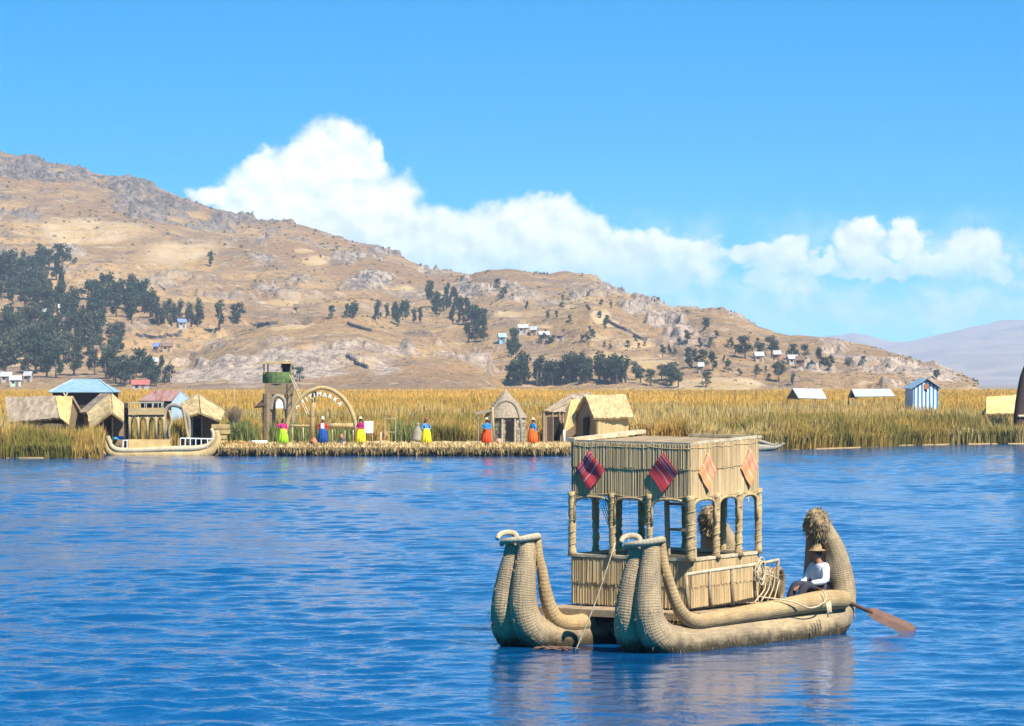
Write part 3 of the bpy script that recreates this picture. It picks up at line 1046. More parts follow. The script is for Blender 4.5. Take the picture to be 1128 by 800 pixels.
WOODS = [  # (cx, cy, rx, ry, count, h, label, group, kinds)
    (38, 318, 46, 22, 40, 26, "dark tree in the dense wood high on the left slope", "trees of the upper left wood", (0, 1, 5, 2)),
    (112, 345, 70, 17, 44, 24, "dark tree in the belt halfway up the left slope", "trees of the left belt", (0, 1, 2, 5)),
    (55, 372, 62, 18, 32, 26, "dark tree below the belt, above the blue roofed building", "trees above the blue roof", (0, 1, 5, 3)),
    (45, 404, 52, 15, 26, 31, "big dark tree at the slope foot behind the leftmost hut", "trees at the left slope foot", (0, 2, 2, 3)),
    (140, 418, 48, 9, 18, 24, "dark tree on the flat behind the blue roofed building", "trees behind the blue roof", (2, 4, 3, 0)),
    (205, 356, 40, 9, 12, 19, "slim dark tree at the right end of the left belt", "trees at the end of the left belt", (0, 1, 5)),
    (380, 352, 16, 5, 6, 13, "small dark tree on the terrace above the pale bluff", "trees on the terrace", (4, 0, 2)),
    (438, 355, 32, 6, 11, 16, "upright dark tree in the row over the bluff's crest", "trees in the crest row", (0, 1, 5)),
    (492, 340, 26, 22, 20, 15, "dark tree in the wood up the middle of the hill", "trees of the middle wood", (0, 1, 2, 5)),
    (522, 366, 22, 14, 14, 17, "dark tree in the lower end of the middle wood", "trees of the lower middle wood", (0, 2, 4)),
    (105, 388, 40, 10, 14, 19, "dark tree among the houses under the left belt", "trees among the left houses", (2, 4, 3)),
    (175, 424, 14, 4, 6, 18, "dark tree on the flat behind the rusty roofed hut", "trees behind the rusty roof", (2, 4, 0)),
    (562, 384, 14, 10, 7, 15, "dark tree right of the pale bluff's shoulder", "trees beside the bluff", (2, 4, 0)),
    (590, 424, 30, 3, 17, 25, "tall dark tree at the left end of the grove along the reed plain", "trees of the grove, left end", (0, 1, 5, 2)),
    (655, 421, 44, 3, 30, 24, "tall dark tree in the middle of the grove along the reed plain", "trees of the grove, middle", (0, 1, 5, 2)),
    (722, 422, 26, 5, 9, 21, "dark tree at the right end of the grove along the reed plain", "trees of the grove, right end", (2, 4, 3)),
    (620, 372, 40, 10, 10, 9, "small round tree dotted about the middle hillside houses", "small trees by the middle houses", (4, 6)),
    (630, 350, 60, 18, 14, 8, "tiny dark tree on the slope above the middle hillside houses", "tiny trees above the middle houses", (4, 6, 0)),
    (800, 398, 85, 20, 16, 9, "small dark tree scattered over the right slope", "small trees on the right slope", (4, 6, 0)),
    (690, 383, 36, 3, 6, 8, "small bush tree on the line above the pale field", "small trees above the field", (4, 6)),
]
for (cx, cy, rx, ry, n, h, lab, grp, kinds) in WOODS:
    for i in range(int(n * 1.12) if cy < 420 else n):
        a = random.uniform(0, 6.28); q = random.random() ** .5
        add_tree(cx + rx * q * math.cos(a), cy + ry * q * math.sin(a), h * random.uniform(.75, 1.18), random.choice(kinds), lab, grp, random.uniform(.85, 1.2))

LONE = [(232, 295, 15, 0, "lone slim dark tree high on the open slope below the cliffs"),
        (241, 362, 26, 1, "tall slim tree beside the bushy one at the bluff's left brow"),
        (262, 358, 22, 2, "bushy dark tree at the bluff's left brow"),
        (548, 320, 13, 4, "round dark tree near the low crest in the middle"),
        (555, 329, 10, 2, "small dark tree just under the low crest"),
        (757, 379, 14, 3, "olive wide tree in front of the bare right shoulder"),
        (777, 364, 13, 2, "lone dark tree high on the right shoulder"),
        (771, 384, 10, 0, "small upright tree right of the olive wide tree"),
        (789, 377, 9, 3, "low olive tree under the right shoulder"),
        (803, 383, 8, 4, "little round tree beneath the right shoulder's skyline"),
        (730, 393, 13, 3, "olive wide tree left of the cluster on the right slope"),
        (742, 392, 10, 6, "olive round tree next to the wide one on the right slope"),
        (762, 406, 22, 2, "tall dark tree with wide crown above the right grove"),
        (774, 405, 20, 4, "round dark tree between two tall ones on the right slope"),
        (785, 409, 19, 0, "upright dark tree right of the round one on the right slope"),
        (802, 411, 13, 4, "round dark tree standing apart on the right slope"),
        (747, 427, 20, 3, "olive tree at the edge of the reeds, left of the dark one"),
        (778, 427, 18, 4, "very dark tree at the edge of the reeds on the right"),
        (806, 384, 11, 5, "olive upright tree above the white house on the right"),
        (821, 396, 25, 2, "big dark tree beside the houses on the right"),
        (836, 397, 19, 4, "dark round tree just right of the big dark one"),
        (850, 394, 23, 3, "large olive tree in the middle of the right houses"),
        (872, 397, 18, 2, "dark spreading tree above the right hand houses"),
        (886, 398, 15, 4, "round dark tree at the upper right of the houses"),
        (903, 406, 19, 0, "tall dark tree, left of the last pair on the right"),
        (913, 409, 16, 2, "dark tree, last of the pair on the right"),
        (858, 421, 23, 3, "tall olive tree down near the reeds on the right"),
        (847, 420, 8, 4, "low dark bush tree near the reeds on the right"),
        (873, 424, 12, 5, "thin olive tree alone near the reeds on the right"),
        (836, 412, 12, 6, "pale olive tree below the right hand houses"),
        (951, 401, 9, 4, "lone dark bush clinging to the right rocky slope"),
        (816, 414, 9, 6, "small olive bush at a house wall on the right"),
        (330, 421, 16, 4, "dark tree beside the watchtower at the bluff's foot"),
        (318, 415, 15, 6, "olive tree behind the watchtower at the bluff's foot"),
        (1032, 419, 11, 2, "dark tree behind the blue striped hut"),
        (75, 285, 11, 4, "small dark tree above the wood on the left slope"),
        (82, 292, 9, 6, "little olive tree above the wood on the left slope")]
for (px, py, h, k, lab) in LONE:
    add_tree(px, py, h, k, lab)


# the largest trees are things of their own, the smallest remainder is one mass
order = sorted(range(len(SPECS)), key=lambda i: -(SPECS[i][2] + (100 if len(SPECS[i]) == 5 else 0)))
for i in order[:296]:
    plant(*SPECS[i])
TVs, TFs, TTone, nv = [], [], [], 0
for i in order[296:]:
    (px, py, hpx, kind), sx = SPECS[i][:4], SPECS[i][6]
    p = on_hill(px, py); h = 1.12 * hpx * p.y / F
    a = random.uniform(0, 6.28)
    for o in TREE_KINDS[kind]:
        me = o.data
        v = np.empty(len(me.vertices) * 3, np.float32); me.vertices.foreach_get("co", v); v = v.reshape(-1, 3)
        tn = np.empty(len(v), np.float32); me.attributes["tone"].data.foreach_get("value", tn)
        f = np.array([list(q.vertices) for q in me.polygons if len(q.vertices) == 4])
        w = np.stack([(v[:, 0] * math.cos(a) - v[:, 1] * math.sin(a)) * h * sx + p.x, (v[:, 0] * math.sin(a) + v[:, 1] * math.cos(a)) * h * sx + p.y, v[:, 2] * h + p.z - .02 * h], -1)
        TVs.append(w); TFs.append(f + nv); TTone.append(tn); nv += len(w)
if TVs:
    o = mesh_np("small_trees", np.concatenate(TVs), np.concatenate(TFs), M['leaf'], cols={"tone": np.concatenate(TTone)})
    tag(o, kind="stuff", label="tiny dark trees scattered over the middle and right slopes")

# =================================================================== HILLSIDE HOUSES
def flatmat(name, c):
    return simple(name, c, tuple(x * .75 for x in c), 0.85, 0.8)


HM = {'white': flatmat('whitewash', (0.44, 0.41, 0.37)), 'adobe': flatmat('adobe', (0.33, 0.20, 0.12)), 'tan': flatmat('tan_wall', (0.45, 0.33, 0.22)),
      'blue': flatmat('blue_wall', (0.25, 0.50, 0.68)), 'orange': flatmat('orange_wall', (0.50, 0.22, 0.10)), 'green': flatmat('pale_green_wall', (0.52, 0.66, 0.50)),
      'tinroof': flatmat('tin_roof', (0.42, 0.42, 0.42)), 'red': flatmat('red_roof', (0.42, 0.12, 0.10)), 'brown': flatmat('brown_roof', (0.20, 0.13, 0.09)),
      'blueroof': flatmat('blue_roof', (0.17, 0.22, 0.42)), 'cyan': flatmat('cyan_roof', (0.32, 0.58, 0.62)), 'yellow': flatmat('yellow_wall', (0.62, 0.52, 0.20))}
HOUSES = [  # px, py foot, width px, wall, roof, yaw, label
    (70, 345, 13, 'white', 'tinroof', .2, "white house with bright roof among the trees of the upper left wood"),
    (48, 352, 8, 'tan', 'tinroof', -.3, "small pale roofed house at the clearing's edge on the left slope"),
    (72, 361, 7, 'tan', 'brown', .3, "little tan house half hidden under the left belt of trees"),
    (123, 377, 16, 'adobe', 'brown', .1, "long adobe house with brown roof in the left belt's gap"),
    (182, 357, 6, 'orange', 'brown', .0, "narrow orange house between slim trees"),
    (200, 363, 11, 'white', 'blueroof', .5, "white walled house with dark blue roof by the slim trees"),
    (120, 392, 10, 'white', 'tinroof', -.4, "small white house below the adobe one on the left slope"),
    (103, 393, 12, 'orange', 'brown', .4, "brown roofed orange house below the left belt"),
    (184, 388, 13, 'tan', 'brown', .2, "tan house on the terrace above the rocky foot"),
    (172, 389, 7, 'adobe', 'blueroof', -.2, "small dark house at the left of the tan terrace house"),
    (7, 422, 13, 'white', 'tinroof', .1, "white house at the slope foot at the left edge"),
    (17, 426, 14, 'green', 'tinroof', .15, "pale green house at the slope foot on the left"),
    (31, 421, 9, 'white', 'tinroof', -.2, "white house right of the pale green house"),
    (155, 431, 22, 'white', 'red', .05, "low white house with pink red roof on the reed plain"),
    (170, 406, 8, 'white', 'tinroof', .3, "white hut among the trees behind the rusty roofed house"),
    (326, 346, 6, 'yellow', 'brown', .0, "tiny yellow chapel on the brow of the pale bluff"),
    (576, 369, 12, 'white', 'tinroof', .1, "bright white house, leftmost of the middle hillside row"),
    (588, 371, 8, 'tan', 'tinroof', -.2, "tan house with tin roof in the middle hillside row"),
    (599, 375, 13, 'white', 'tinroof', .2, "wide white house right of the tan one in the middle row"),
    (617, 376, 9, 'white', 'brown', -.1, "white house with brown roof, rightmost of the middle row"),
    (553, 379, 9, 'blue', 'cyan', .3, "sky blue house left of the middle hillside row"),
    (836, 399, 11, 'tan', 'tinroof', .2, "tin roofed tan house, leftmost of the right hand houses"),
    (856, 397, 8, 'orange', 'tinroof', .0, "small orange house in the right hand group"),
    (873, 402, 13, 'white', 'tinroof', .3, "white house with wide tin roof in the right hand group"),
    (882, 404, 11, 'adobe', 'brown', -.3, "dark adobe house at the right end of the right hand group"),
    (772, 411, 6, 'white', 'tinroof', .1, "white cabin between the tall trees on the right slope"),
    (758, 403, 7, 'tan', 'tinroof', -.1, "tan cabin behind the tall trees on the right slope"),
]
for (px, py, wpx, wl, rf, yaw, lab) in HOUSES:
    p = on_hill(px, py)
    s = p.y / F
    w = .82 * wpx * s; d = w * .7; h = max(2.3, w * .36); rh = h * .55
    root = empty("hillside_house", p, yaw, lab, "house")
    mb = MB()
    mb.add([(-w/2, -d/2, -3), (w/2, -d/2, -3), (w/2, d/2, -3), (-w/2, d/2, -3), (-w/2, -d/2, h), (w/2, -d/2, h), (w/2, d/2, h), (-w/2, d/2, h), (-w/2, 0, h + rh), (w/2, 0, h + rh)],
           [(0, 1, 5, 4), (1, 2, 6, 9, 5), (2, 3, 7, 6), (3, 0, 4, 8, 7), (4, 5, 9, 8), (7, 8, 9, 6)])
    mb.build("wall", HM[wl], root)
    mb = MB(); o_ = 0.4
    mb.slab([(-w/2 - o_, -d/2 - o_, h - .15), (w/2 + o_, -d/2 - o_, h - .15), (w/2 + o_, 0, h + rh + .25), (-w/2 - o_, 0, h + rh + .25)], .12)
    mb.slab([(w/2 + o_, d/2 + o_, h - .15), (-w/2 - o_, d/2 + o_, h - .15), (-w/2 - o_, 0, h + rh + .25), (w/2 + o_, 0, h + rh + .25)], .12)
    mb.build("roof", HM[rf], root)
    mb = MB(); mb.box((w * .15, -d/2 - .03, 1.0), (1.0, .08, 2.0)); mb.build("door", HM['brown'], root)
    mb = MB(); mb.box((-w * .22, -d/2 - .03, 1.5), (1.0, .08, .9)); mb.build("window", M['dark'], root)

# low thorny scrub scattered over the slopes
def make_scrub():
    r = np.random.default_rng(17)
    n = 5000
    ci = r.integers(180, TX.shape[1] - 120, n); ri = r.integers(30, 455, n)
    x = TX[ri, ci] + r.uniform(-1, 1, n); y = TY[ri, ci]; z = TZ[ri, ci]
    keep = (z > 2.2) & (r.random(n) < 0.15 + 1.3 * sstep(fbm(x / 60, y / 60, 4, 66), 0.42, 0.62))
    x, y, z = x[keep], y[keep], z[keep]
    m = len(x); k = 7
    sz = r.uniform(0.4, 1.25, m) * np.clip((y - 700) / 1100, .45, 1.1)
    X_ = np.repeat(x, k) + r.normal(0, .45, m * k) * np.repeat(sz, k)
    Y_ = np.repeat(y, k) + r.normal(0, .45, m * k) * np.repeat(sz, k)
    Z_ = np.repeat(z, k) - .25
    g = r.random(m * k)
    col = lerp3((0.05, 0.055, 0.03), (0.16, 0.13, 0.06), g)
    blades("hillside_scrub", X_, Y_, Z_, np.repeat(sz, k) * r.uniform(.7, 1.5, m * k), np.repeat(sz, k) * .8, np.abs(r.normal(0.2, .25, m * k)), col,
           "low dark thorny scrub dotting the dry hillside", col, 18, 1.0)


make_scrub()

# dry stone walls
M['drystone'] = simple("dry_stone", (0.16, 0.13, 0.11), (0.09, 0.075, 0.065), 0.95, 0.6)
for (pts, lab) in [(((382, 358), (392, 361), (409, 366)), "dark stone wall on the terrace by the small trees"),
                   (((280, 360), (292, 358.5), (306, 358)), "dark stone wall along the bluff's left brow"),
                   (((382, 393), (392, 401), (406, 407)), "dark stone wall edging the ochre plot on the bluff"),
                   (((668, 354), (690, 366), (712, 377)), "long dark stone wall slanting down the middle slope"),
                   (((150, 372), (175, 373), (200, 371)), "dark stone wall on the terrace below the slim trees")]:
    mb = MB()
    P = [on_hill(*q) for q in spline(pts, 9)]
    for a, b in zip(P[:-1], P[1:]):
        mb.bar(a + Vector((0, 0, .1)), b + Vector((0, 0, .1)), .9, 2.0 + random.uniform(-.3, .3))
    o = mb.build("stone_wall", M['drystone'])
    tag(o, lab, "wall")

# =================================================================== SHORE BUILDINGS
def pt(px, py, Y): return Vector((X(px, Y), Y, Z(py, Y)))


def rel(root, *ps): return [p - root.location for p in ps]


def thatch_panel(mb, a, b, c, d, thick=0.16, nx=12, ny=8, rough=0.05, fringe=0.10, seed=0):
    """four-cornered roof slope a(top left) b(top right) c(bottom right) d(bottom left), uneven thatch with thickness"""
    r = random.Random(seed)
    n = (b - a).cross(d - a).normalized()
    top = []
    for j in range(ny + 1):
        for i in range(nx + 1):
            s, t = i / nx, j / ny
            p = (a * (1 - s) + b * s) * (1 - t) + (d * (1 - s) + c * s) * t
            dz = r.uniform(-rough, rough) * (0.3 if i in (0, nx) else 1)
            sag = -0.35 * rough * math.sin(math.pi * s) * 2
            if j == ny:
                p = p + (d - a).normalized() * r.uniform(-fringe, fringe)
            top.append(p + n * dz + Vector((0, 0, sag)))
    k = len(top)
    vs = top + [p - n * thick for p in top]
    fs = []; W = nx + 1
    for j in range(ny):
        for i in range(nx):
            q = (j * W + i, j * W + i + 1, (j + 1) * W + i + 1, (j + 1) * W + i)
            fs.append(q); fs.append(tuple(k + x for x in reversed(q)))
    ring = [i for i in range(W)] + [j * W + nx for j in range(1, ny + 1)] + [ny * W + i for i in range(nx - 1, -1, -1)] + [j * W for j in range(ny - 1, 0, -1)]
    for x, y in zip(ring, ring[1:] + ring[:1]):
        fs.append((y, x, k + x, k + y))
    tones = [r.random() for _ in range(k)]
    b0 = len(mb.v)
    mb.add(vs, fs)
    for i in range(k):
        mb.c[b0 + i] = tones[i]; mb.c[b0 + k + i] = tones[i]


def wall_poly(mb, pts, thick=0.1, col=None):
    mb.slab(pts, thick, col)


GZ = 0.5
# ---- long hut, far left: ridge runs across, weathered left part and golden right part
root = empty("reed_hut", (X(42, 223), 223, 0.1), 0, "long low reed hut at the left edge with a golden right end", "hut", "reed huts on the shore")
a, m1, b = rel(root, pt(6, 439.5, 224), pt(61, 438, 223), pt(80, 438.5, 222.5))
d, m2, c = rel(root, pt(10, 467, 221.4), pt(66, 462, 220.6), pt(76, 469, 220.0))
mb = MB(); thatch_panel(mb, a, m1, m2, d, nx=20, seed=1, rough=.018, fringe=.06); mb.build("roof", M['thatch_grey'], root)
mb = MB(); thatch_panel(mb, m1 + Vector((0.02, 0, .03)), b, c, m2 + Vector((.02, 0, .03)), 0.14, nx=9, seed=2, rough=.03); mb.build("golden_roof_end", M['thatch_gold'], root)
back = Vector((0.3, 2.9, 0))
mb = MB(); thatch_panel(mb, b, a, Vector((d.x, d.y, d.z)) + back * 1.9, Vector((c.x, c.y, c.z)) + back * 1.9, nx=16, seed=3); mb.build("roof", M['thatch_grey'], root)
mb = MB()
dl = Vector((d.x + .25, d.y + .35, 0)); cl = Vector((c.x - .25, c.y + .35, 0))
mb.slab([dl, cl, Vector((cl.x, cl.y, c.z + .1)), Vector((dl.x, dl.y, d.z + .1))], .1)
mb.slab([dl + back * 1.7, dl, Vector((dl.x, dl.y, d.z)), a - Vector((-.1, 0, .15)), Vector((dl.x, dl.y, d.z)) + back * 1.7], .1)
mb.slab([cl, cl + back * 1.7, Vector((cl.x, cl.y, c.z)) + back * 1.7, b - Vector((.1, 0, .15)), Vector((cl.x, cl.y, c.z))], .1)
mb.build("wall", M['mat_wall'], root)

# ---- forked pale horn rising behind the long hut
root = empty("forked_horn", (X(72, 226), 226, 0.3), 0, "small pale forked reed horn poking up between the long hut and the dark building", "ornament")
mb = MB()
p0, p1, p2, p3, p4 = rel(root, pt(72, 460, 226), pt(72, 437, 226), pt(70, 432.5, 226), pt(72.5, 437, 226), pt(74.6, 432, 226))
mb.tube([p0, p1, p2], [.07, .07, .035], 8); mb.tube([p3 - Vector((0, 0, .3)), p3, p4], [.06, .06, .03], 8)
mb.build("horn", M['ring'], root, True)

# ---- dark building with pale blue hip roof
Yb = 268.0
root = empty("hip_roofed_building", (X(90, Yb), Yb, 0.2), 0, "dark brown timber building with a pale blue hipped tin roof", "building")
x0, x1, ze, zr = X(54, Yb) - root.location.x, X(127, Yb) - root.location.x, Z(432, Yb) - .2, Z(418.3, Yb) - .2
r0, r1 = X(76, Yb) - root.location.x, X(105, Yb) - root.location.x
dp = 4.4
mb = MB()
mb.slab([(x0, -.4, ze), (x1, -.4, ze), (r1, dp / 2, zr), (r0, dp / 2, zr)], .06)
mb.slab([(x1, -.4, ze), (x1, dp, ze), (r1, dp / 2, zr)], .06)
mb.slab([(x1, dp, ze), (x0, dp, ze), (r0, dp / 2, zr), (r1, dp / 2, zr)], .06)
mb.slab([(x0, dp, ze), (x0, -.4, ze), (r0, dp / 2, zr)], .06)
rf = mb.build("roof", M['tin_blue'], root)
mb = MB()
for q0, q1 in (((x1, -.4, ze + .03), (r1, dp / 2, zr + .03)), ((x0, -.4, ze + .03), (r0, dp / 2, zr + .03)), ((r0, dp / 2, zr + .03), (r1, dp / 2, zr + .03))):
    mb.bar(q0, q1, .09, .06)
mb.build("ridge_cap", M['tin_side'], rf)
mb = MB(); mb.box(((x0 + x1) / 2, dp / 2 - .1, ze / 2 - .04), (x1 - x0 - .5, dp - .7, ze)); mb.build("wall", M['darkbrown'], root)
mb = MB(); mb.box(((x0 + x1) / 2 + 1.2, .1, 1.5), (1.1, .06, 1.0)); mb.build("window", M['dark'], root)

# ---- tent-like huts with a drooping front awning
def tent_hut(Y, apex, lb, lf, fp, rb, rf, back, label, dx0, dx1, wallm='mat_wall', seed=5):
    ap, LB, LF, FP, RB, RF = [pt(p[0], p[1], Y + p[2]) for p in (apex, lb, lf, fp, rb, rf)]
    root = empty("reed_hut", (FP.x, Y, GZ), 0, label, "hut", "reed huts on the shore")
    ap, LB, LF, FP, RB, RF = rel(root, ap, LB, LF, FP, RB, RF)
    bk = Vector(back)
    mb = MB(); thatch_panel(mb, ap, FP, LF, LB, .14, 10, 8, seed=seed, rough=.015, fringe=.05); thatch_panel(mb, FP, ap, RB, RF, .14, 10, 8, seed=seed + 1, rough=.015, fringe=.05)
    mb.build("awning", M['thatch'], root)
    up = Vector((0, 0, .06))
    mb = MB(); thatch_panel(mb, ap + bk + up, ap + up, LB + up, LB + bk + up, .14, 10, 8, seed=seed + 2)
    thatch_panel(mb, ap + up, ap + bk + up, RB + bk + up, RB + up, .14, 10, 8, seed=seed + 3)
    mb.build("roof", M['thatch_grey'], root)
    L0 = Vector((LB.x + .3, LB.y - .25, -.3)); R0 = Vector((RB.x - .3, RB.y - .25, -.3))
    mb = MB()
    pk = Vector(((L0.x + R0.x) / 2, (L0.y + R0.y) / 2, ap.z - .5))
    mb.slab([L0, R0, Vector((R0.x, R0.y, RB.z - .1)), pk, Vector((L0.x, L0.y, LB.z - .1))], .1)
    mb.slab([L0 + bk, L0, Vector((L0.x, L0.y, LB.z - .15)), Vector((L0.x, L0.y, LB.z - .15)) + bk], .1)
    mb.slab([R0, R0 + bk, Vector((R0.x, R0.y, RB.z - .15)) + bk, Vector((R0.x, R0.y, RB.z - .15))], .1)
    mb.slab([R0 + bk, L0 + bk, Vector((L0.x, L0.y, LB.z - .1)) + bk, pk + bk, Vector((R0.x, R0.y, RB.z - .1)) + bk], .1)
    mb.build("wall", M[wallm], root)
    yw = min(L0.y, R0.y) - .06
    a0, a1 = X(dx0, Y) - root.location.x, X(dx1, Y) - root.location.x
    mb = MB(); mb.box(((a0 + a1) / 2, yw - .02, .75), (a1 - a0, .16, 1.75)); mb.build("doorway", M['dark'], root)
    mb = MB()
    for a in (a0 - .04, a1 + .04): mb.box((a, yw - .06, .8), (.08, .14, 1.9))
    mb.build("door_frame", M['pale_wood'], root)
    return root


tent_hut(222, (122, 436, .3), (97, 457, -1.0), (100, 473, -3.0), (123, 456.5, -3.2), (141, 452, .2), (139, 468, -2.6), (-1.0, 3.2, 0),
         "tent shaped reed hut with a drooping awning, between the long hut and the moored boat", 117, 126, seed=11)
tent_hut(222, (218.5, 437, .3), (201, 447, -.4), (203, 462, -3), (220.5, 456.5, -3.2), (247, 455, -.2), (242, 465, -2.8), (-.3, 3.2, 0),
         "tent shaped reed hut with a dark doorway behind the right end of the moored boat", 214, 223, seed=21)

# ---- rusty roofed hut
Yb = 258.0
root = empty("tin_roofed_hut", (X(182, Yb), Yb, 0.3), 0, "small hut with a rusty red tin roof and a pale blue gable", "hut")
q = lambda px, py, dy: pt(px, py, Yb + dy) - root.location
mb = MB()
mb.slab([q(153, 441.5, 0), q(189, 441.8, -1.2), q(199, 430, .8), q(169, 430, 2.2)], .06); r1 = mb.build("roof", M['tin_rust'], root)
mb = MB(); mb.slab([q(199.5, 430, .8), q(212, 441.5, 2.6), q(184, 441.5, 4.2), q(169, 430, 2.2)], .06); mb.build("roof", M['tin'], root)
mb = MB()
A, B, Cc = q(189, 441.8, -.95), q(198.6, 431, .75), q(210.5, 441.5, 2.3)
mb.slab([Vector((A.x, A.y, -.2)), Vector((Cc.x, Cc.y, -.2)), Cc, B, A], .08); mb.build("gable_wall", M['tin_side'], root)
mb = MB(); D = q(154.5, 441.8, .3)
mb.slab([Vector((D.x, D.y, -.2)), Vector((A.x - .03, A.y, -.2)), A - Vector((.03, 0, .05)), D - Vector((0, 0, .05))], .08); mb.build("wall", M['darkbrown'], root)
mb = MB()
E = q(171, 441.8, 6.0)
mb.slab([Vector((Cc.x, Cc.y, -.2)), Vector((E.x, E.y, -.2)), E, Cc], .08); mb.slab([Vector((E.x, E.y, -.2)), Vector((D.x, D.y, -.2)), D, E], .08); mb.build("wall", M['tin_side'], root)
for k in range(3):
    f = .25 + .27 * k
    p = D * (1 - f) + A * f
    mb = MB(); mb.box((p.x, p.y - .06, p.z - .45), (.55, .08, .5)); w = mb.build("window", M['white'], root)
    mb = MB(); mb.box((p.x, p.y - .12, p.z - .45), (.42, .05, .38)); mb.build("pane", M['dark'], w)

# ---- conical hut with its reed arch
Yb = 215.0
cx = X(557, Yb)
root = empty("round_hut", (cx, Yb, GZ), 0, "round grey reed hut with a pointed conical roof", "hut")
mb = MB()
zt = Z(458, Yb) - GZ; zp = Z(429, Yb) - GZ
R0 = 1.22
rows, nb = 8, 22
for j in range(rows):
    for i in range(nb):
        a = 2 * math.pi * (i + .5 * (j % 2)) / nb
        rr = R0 + random.uniform(-.03, .03)
        mb.box((rr * math.cos(a), rr * math.sin(a), (j + .5) * zt / rows), (.2, 2 * math.pi * R0 / nb * .95, zt / rows * .93), a, col=random.random())
mb.lathe([(R0 - .06, 0), (R0 - .06, zt)], 24)
mb.build("wall", M['stone_reed'], root)
mb = MB()
prof = []
for k in range(10):
    t = k / 9
    prof.append((1.42 * (1 - t) ** .9 + .04, zt - .12 + (zp - zt + .12) * t))
    if k < 9: prof.append((1.42 * (1 - t) ** .9 - .03, zt - .06 + (zp - zt + .12) * t))
mb.lathe(prof, 26, pleat=-.03, npl=13)
mb.build("roof", M['thatch_grey'], root)
a0, a1 = X(558, Yb) - cx, X(566, Yb) - cx
mb = MB(); mb.box(((a0 + a1) / 2, -R0 - .02, .8), (a1 - a0, .35, 1.6)); mb.build("doorway", M['dark'], root)
mb = MB()
for a in (a0 - .3, a1 + .06): mb.tube([(a, -R0 - .2, -.02), (a + .02, -R0 - .2, 1.7)], .065, 8)
mb.build("door_post", M['pale_wood'], root)
mb = MB()
mb.slab([(X(524, Yb) - cx, -1.3, Z(456, Yb) - GZ), (X(541, Yb) - cx, -1.3, Z(452, Yb) - GZ), (X(541, Yb) - cx, .3, Z(452, Yb) - GZ + .1), (X(524, Yb) - cx, .3, Z(456, Yb) - GZ + .1)], .1)
mb.tube([(X(527, Yb) - cx, -1.2, 0), (X(527, Yb) - cx, -1.2, Z(455, Yb) - GZ)], .05, 6)
mb.build("side_awning", M['thatch_grey'], root)

root = empty("reed_arch", (X(558, 212), 212, GZ), 0, "plain grey reed arch in front of the round hut's doorway", "arch")
mb = MB()
P = [pt(x, y, 212) - root.location for x, y in ((541.5, 489), (541.5, 470), (542, 457), (546, 447), (555, 441.5), (564, 443.5), (570, 451), (573.5, 465), (575, 489))]
mb.tube([tuple(p) for p in spline(P, 5)], .115, 10)
mb.build("arch", M['oldreed'], root, True)
o = MB().tube([(0, 0, 0), (-.12, 0, 2.55)], .07, 8).build("reed_pole", M['goldroll'], None, True, (X(544.5, 211.3), 211.3, GZ - .05))
tag(o, "leaning yellow reed pole tied to the left foot of the grey arch", "pole")

# ---- grey hut with dark posts
Yb = 224.0
root = empty("reed_hut", (X(622, Yb), Yb, GZ), 0, "grey roofed reed hut with dark boarded front, left of the tan thatched one", "hut", "reed huts on the shore")
q = lambda px, py, dy: pt(px, py, Yb + dy) - root.location
mb = MB(); thatch_panel(mb, q(628, 434, 3.5), q(651, 433, 6.2), q(622, 455, 1.0), q(597, 453.5, -1.2), .14, 10, 8, seed=31); mb.build("roof", M['thatch_grey'], root)
mb = MB(); thatch_panel(mb, q(651, 433, 6.2), q(628, 434, 3.5), q(641, 455, .5), q(664, 454, 3.5), .14, 10, 8, seed=32); mb.build("roof", M['thatch_grey'], root)
mb = MB()
A, B, Cc, D = q(598.5, 454, -.9), q(620.5, 455, .9), q(631, 436, 3.2), q(640, 454, .9)
fl = lambda p: Vector((p.x, p.y, -.2))
mb.slab([fl(A), fl(B), B, A], .1); mb.slab([fl(B), fl(D), D, Vector(((B.x + D.x) / 2, (B.y + D.y) / 2, Cc.z - .2)), B], .1)
mb.slab([fl(q(662, 454, 3.5)), fl(q(620, 454, 6)), q(620, 454, 6), q(662, 454, 3.5)], .1)
mb.slab([fl(D), fl(q(662, 454, 3.5)), q(662, 454, 3.5), D], .1); mb.slab([fl(q(620, 454, 6)), fl(A), A, q(620, 454, 6)], .1)
mb.build("wall", M['mat_wall'], root)
for f in (.3, .62):
    p = A * (1 - f) + B * f
    mb = MB(); mb.box((p.x, p.y - .1, .85), (.5, .08, 1.75), .35); mb.build("boarded_panel" if f < .5 else "doorway", M['darkbrown'] if f < .5 else M['dark'], root)
mb = MB()
for f in (.02, .46, .8, .98):
    p = A * (1 - f) + B * f
    mb.tube([(p.x, p.y - .14, -.1), (p.x, p.y - .12, A.z - .03)], .06, 7)
mb.build("door_post", M['wood'], root)
o = MB()
P = [pt(x, y, Yb - 1.5 + dy) for x, y, dy in ((629, 441, 1.2), (639, 440, 1.2), (632, 470, -.6), (621, 478, -.6))]
o.slab([p - P[3] for p in P], .05)
o = o.build("reed_mat", M['thatch_gold'], None, False, P[3]); tag(o, "rolled out yellow reed mat leaning between the grey hut and the tan hut", "mat")
o = MB().tube([(0, 0, 0), (0, 0, 1.0)], .07, 8).build("short_post", M['white'], None, True, (X(621.5, 213.5), 213.5, GZ - .02))
tag(o, "short white post on the island edge before the grey hut", "post")

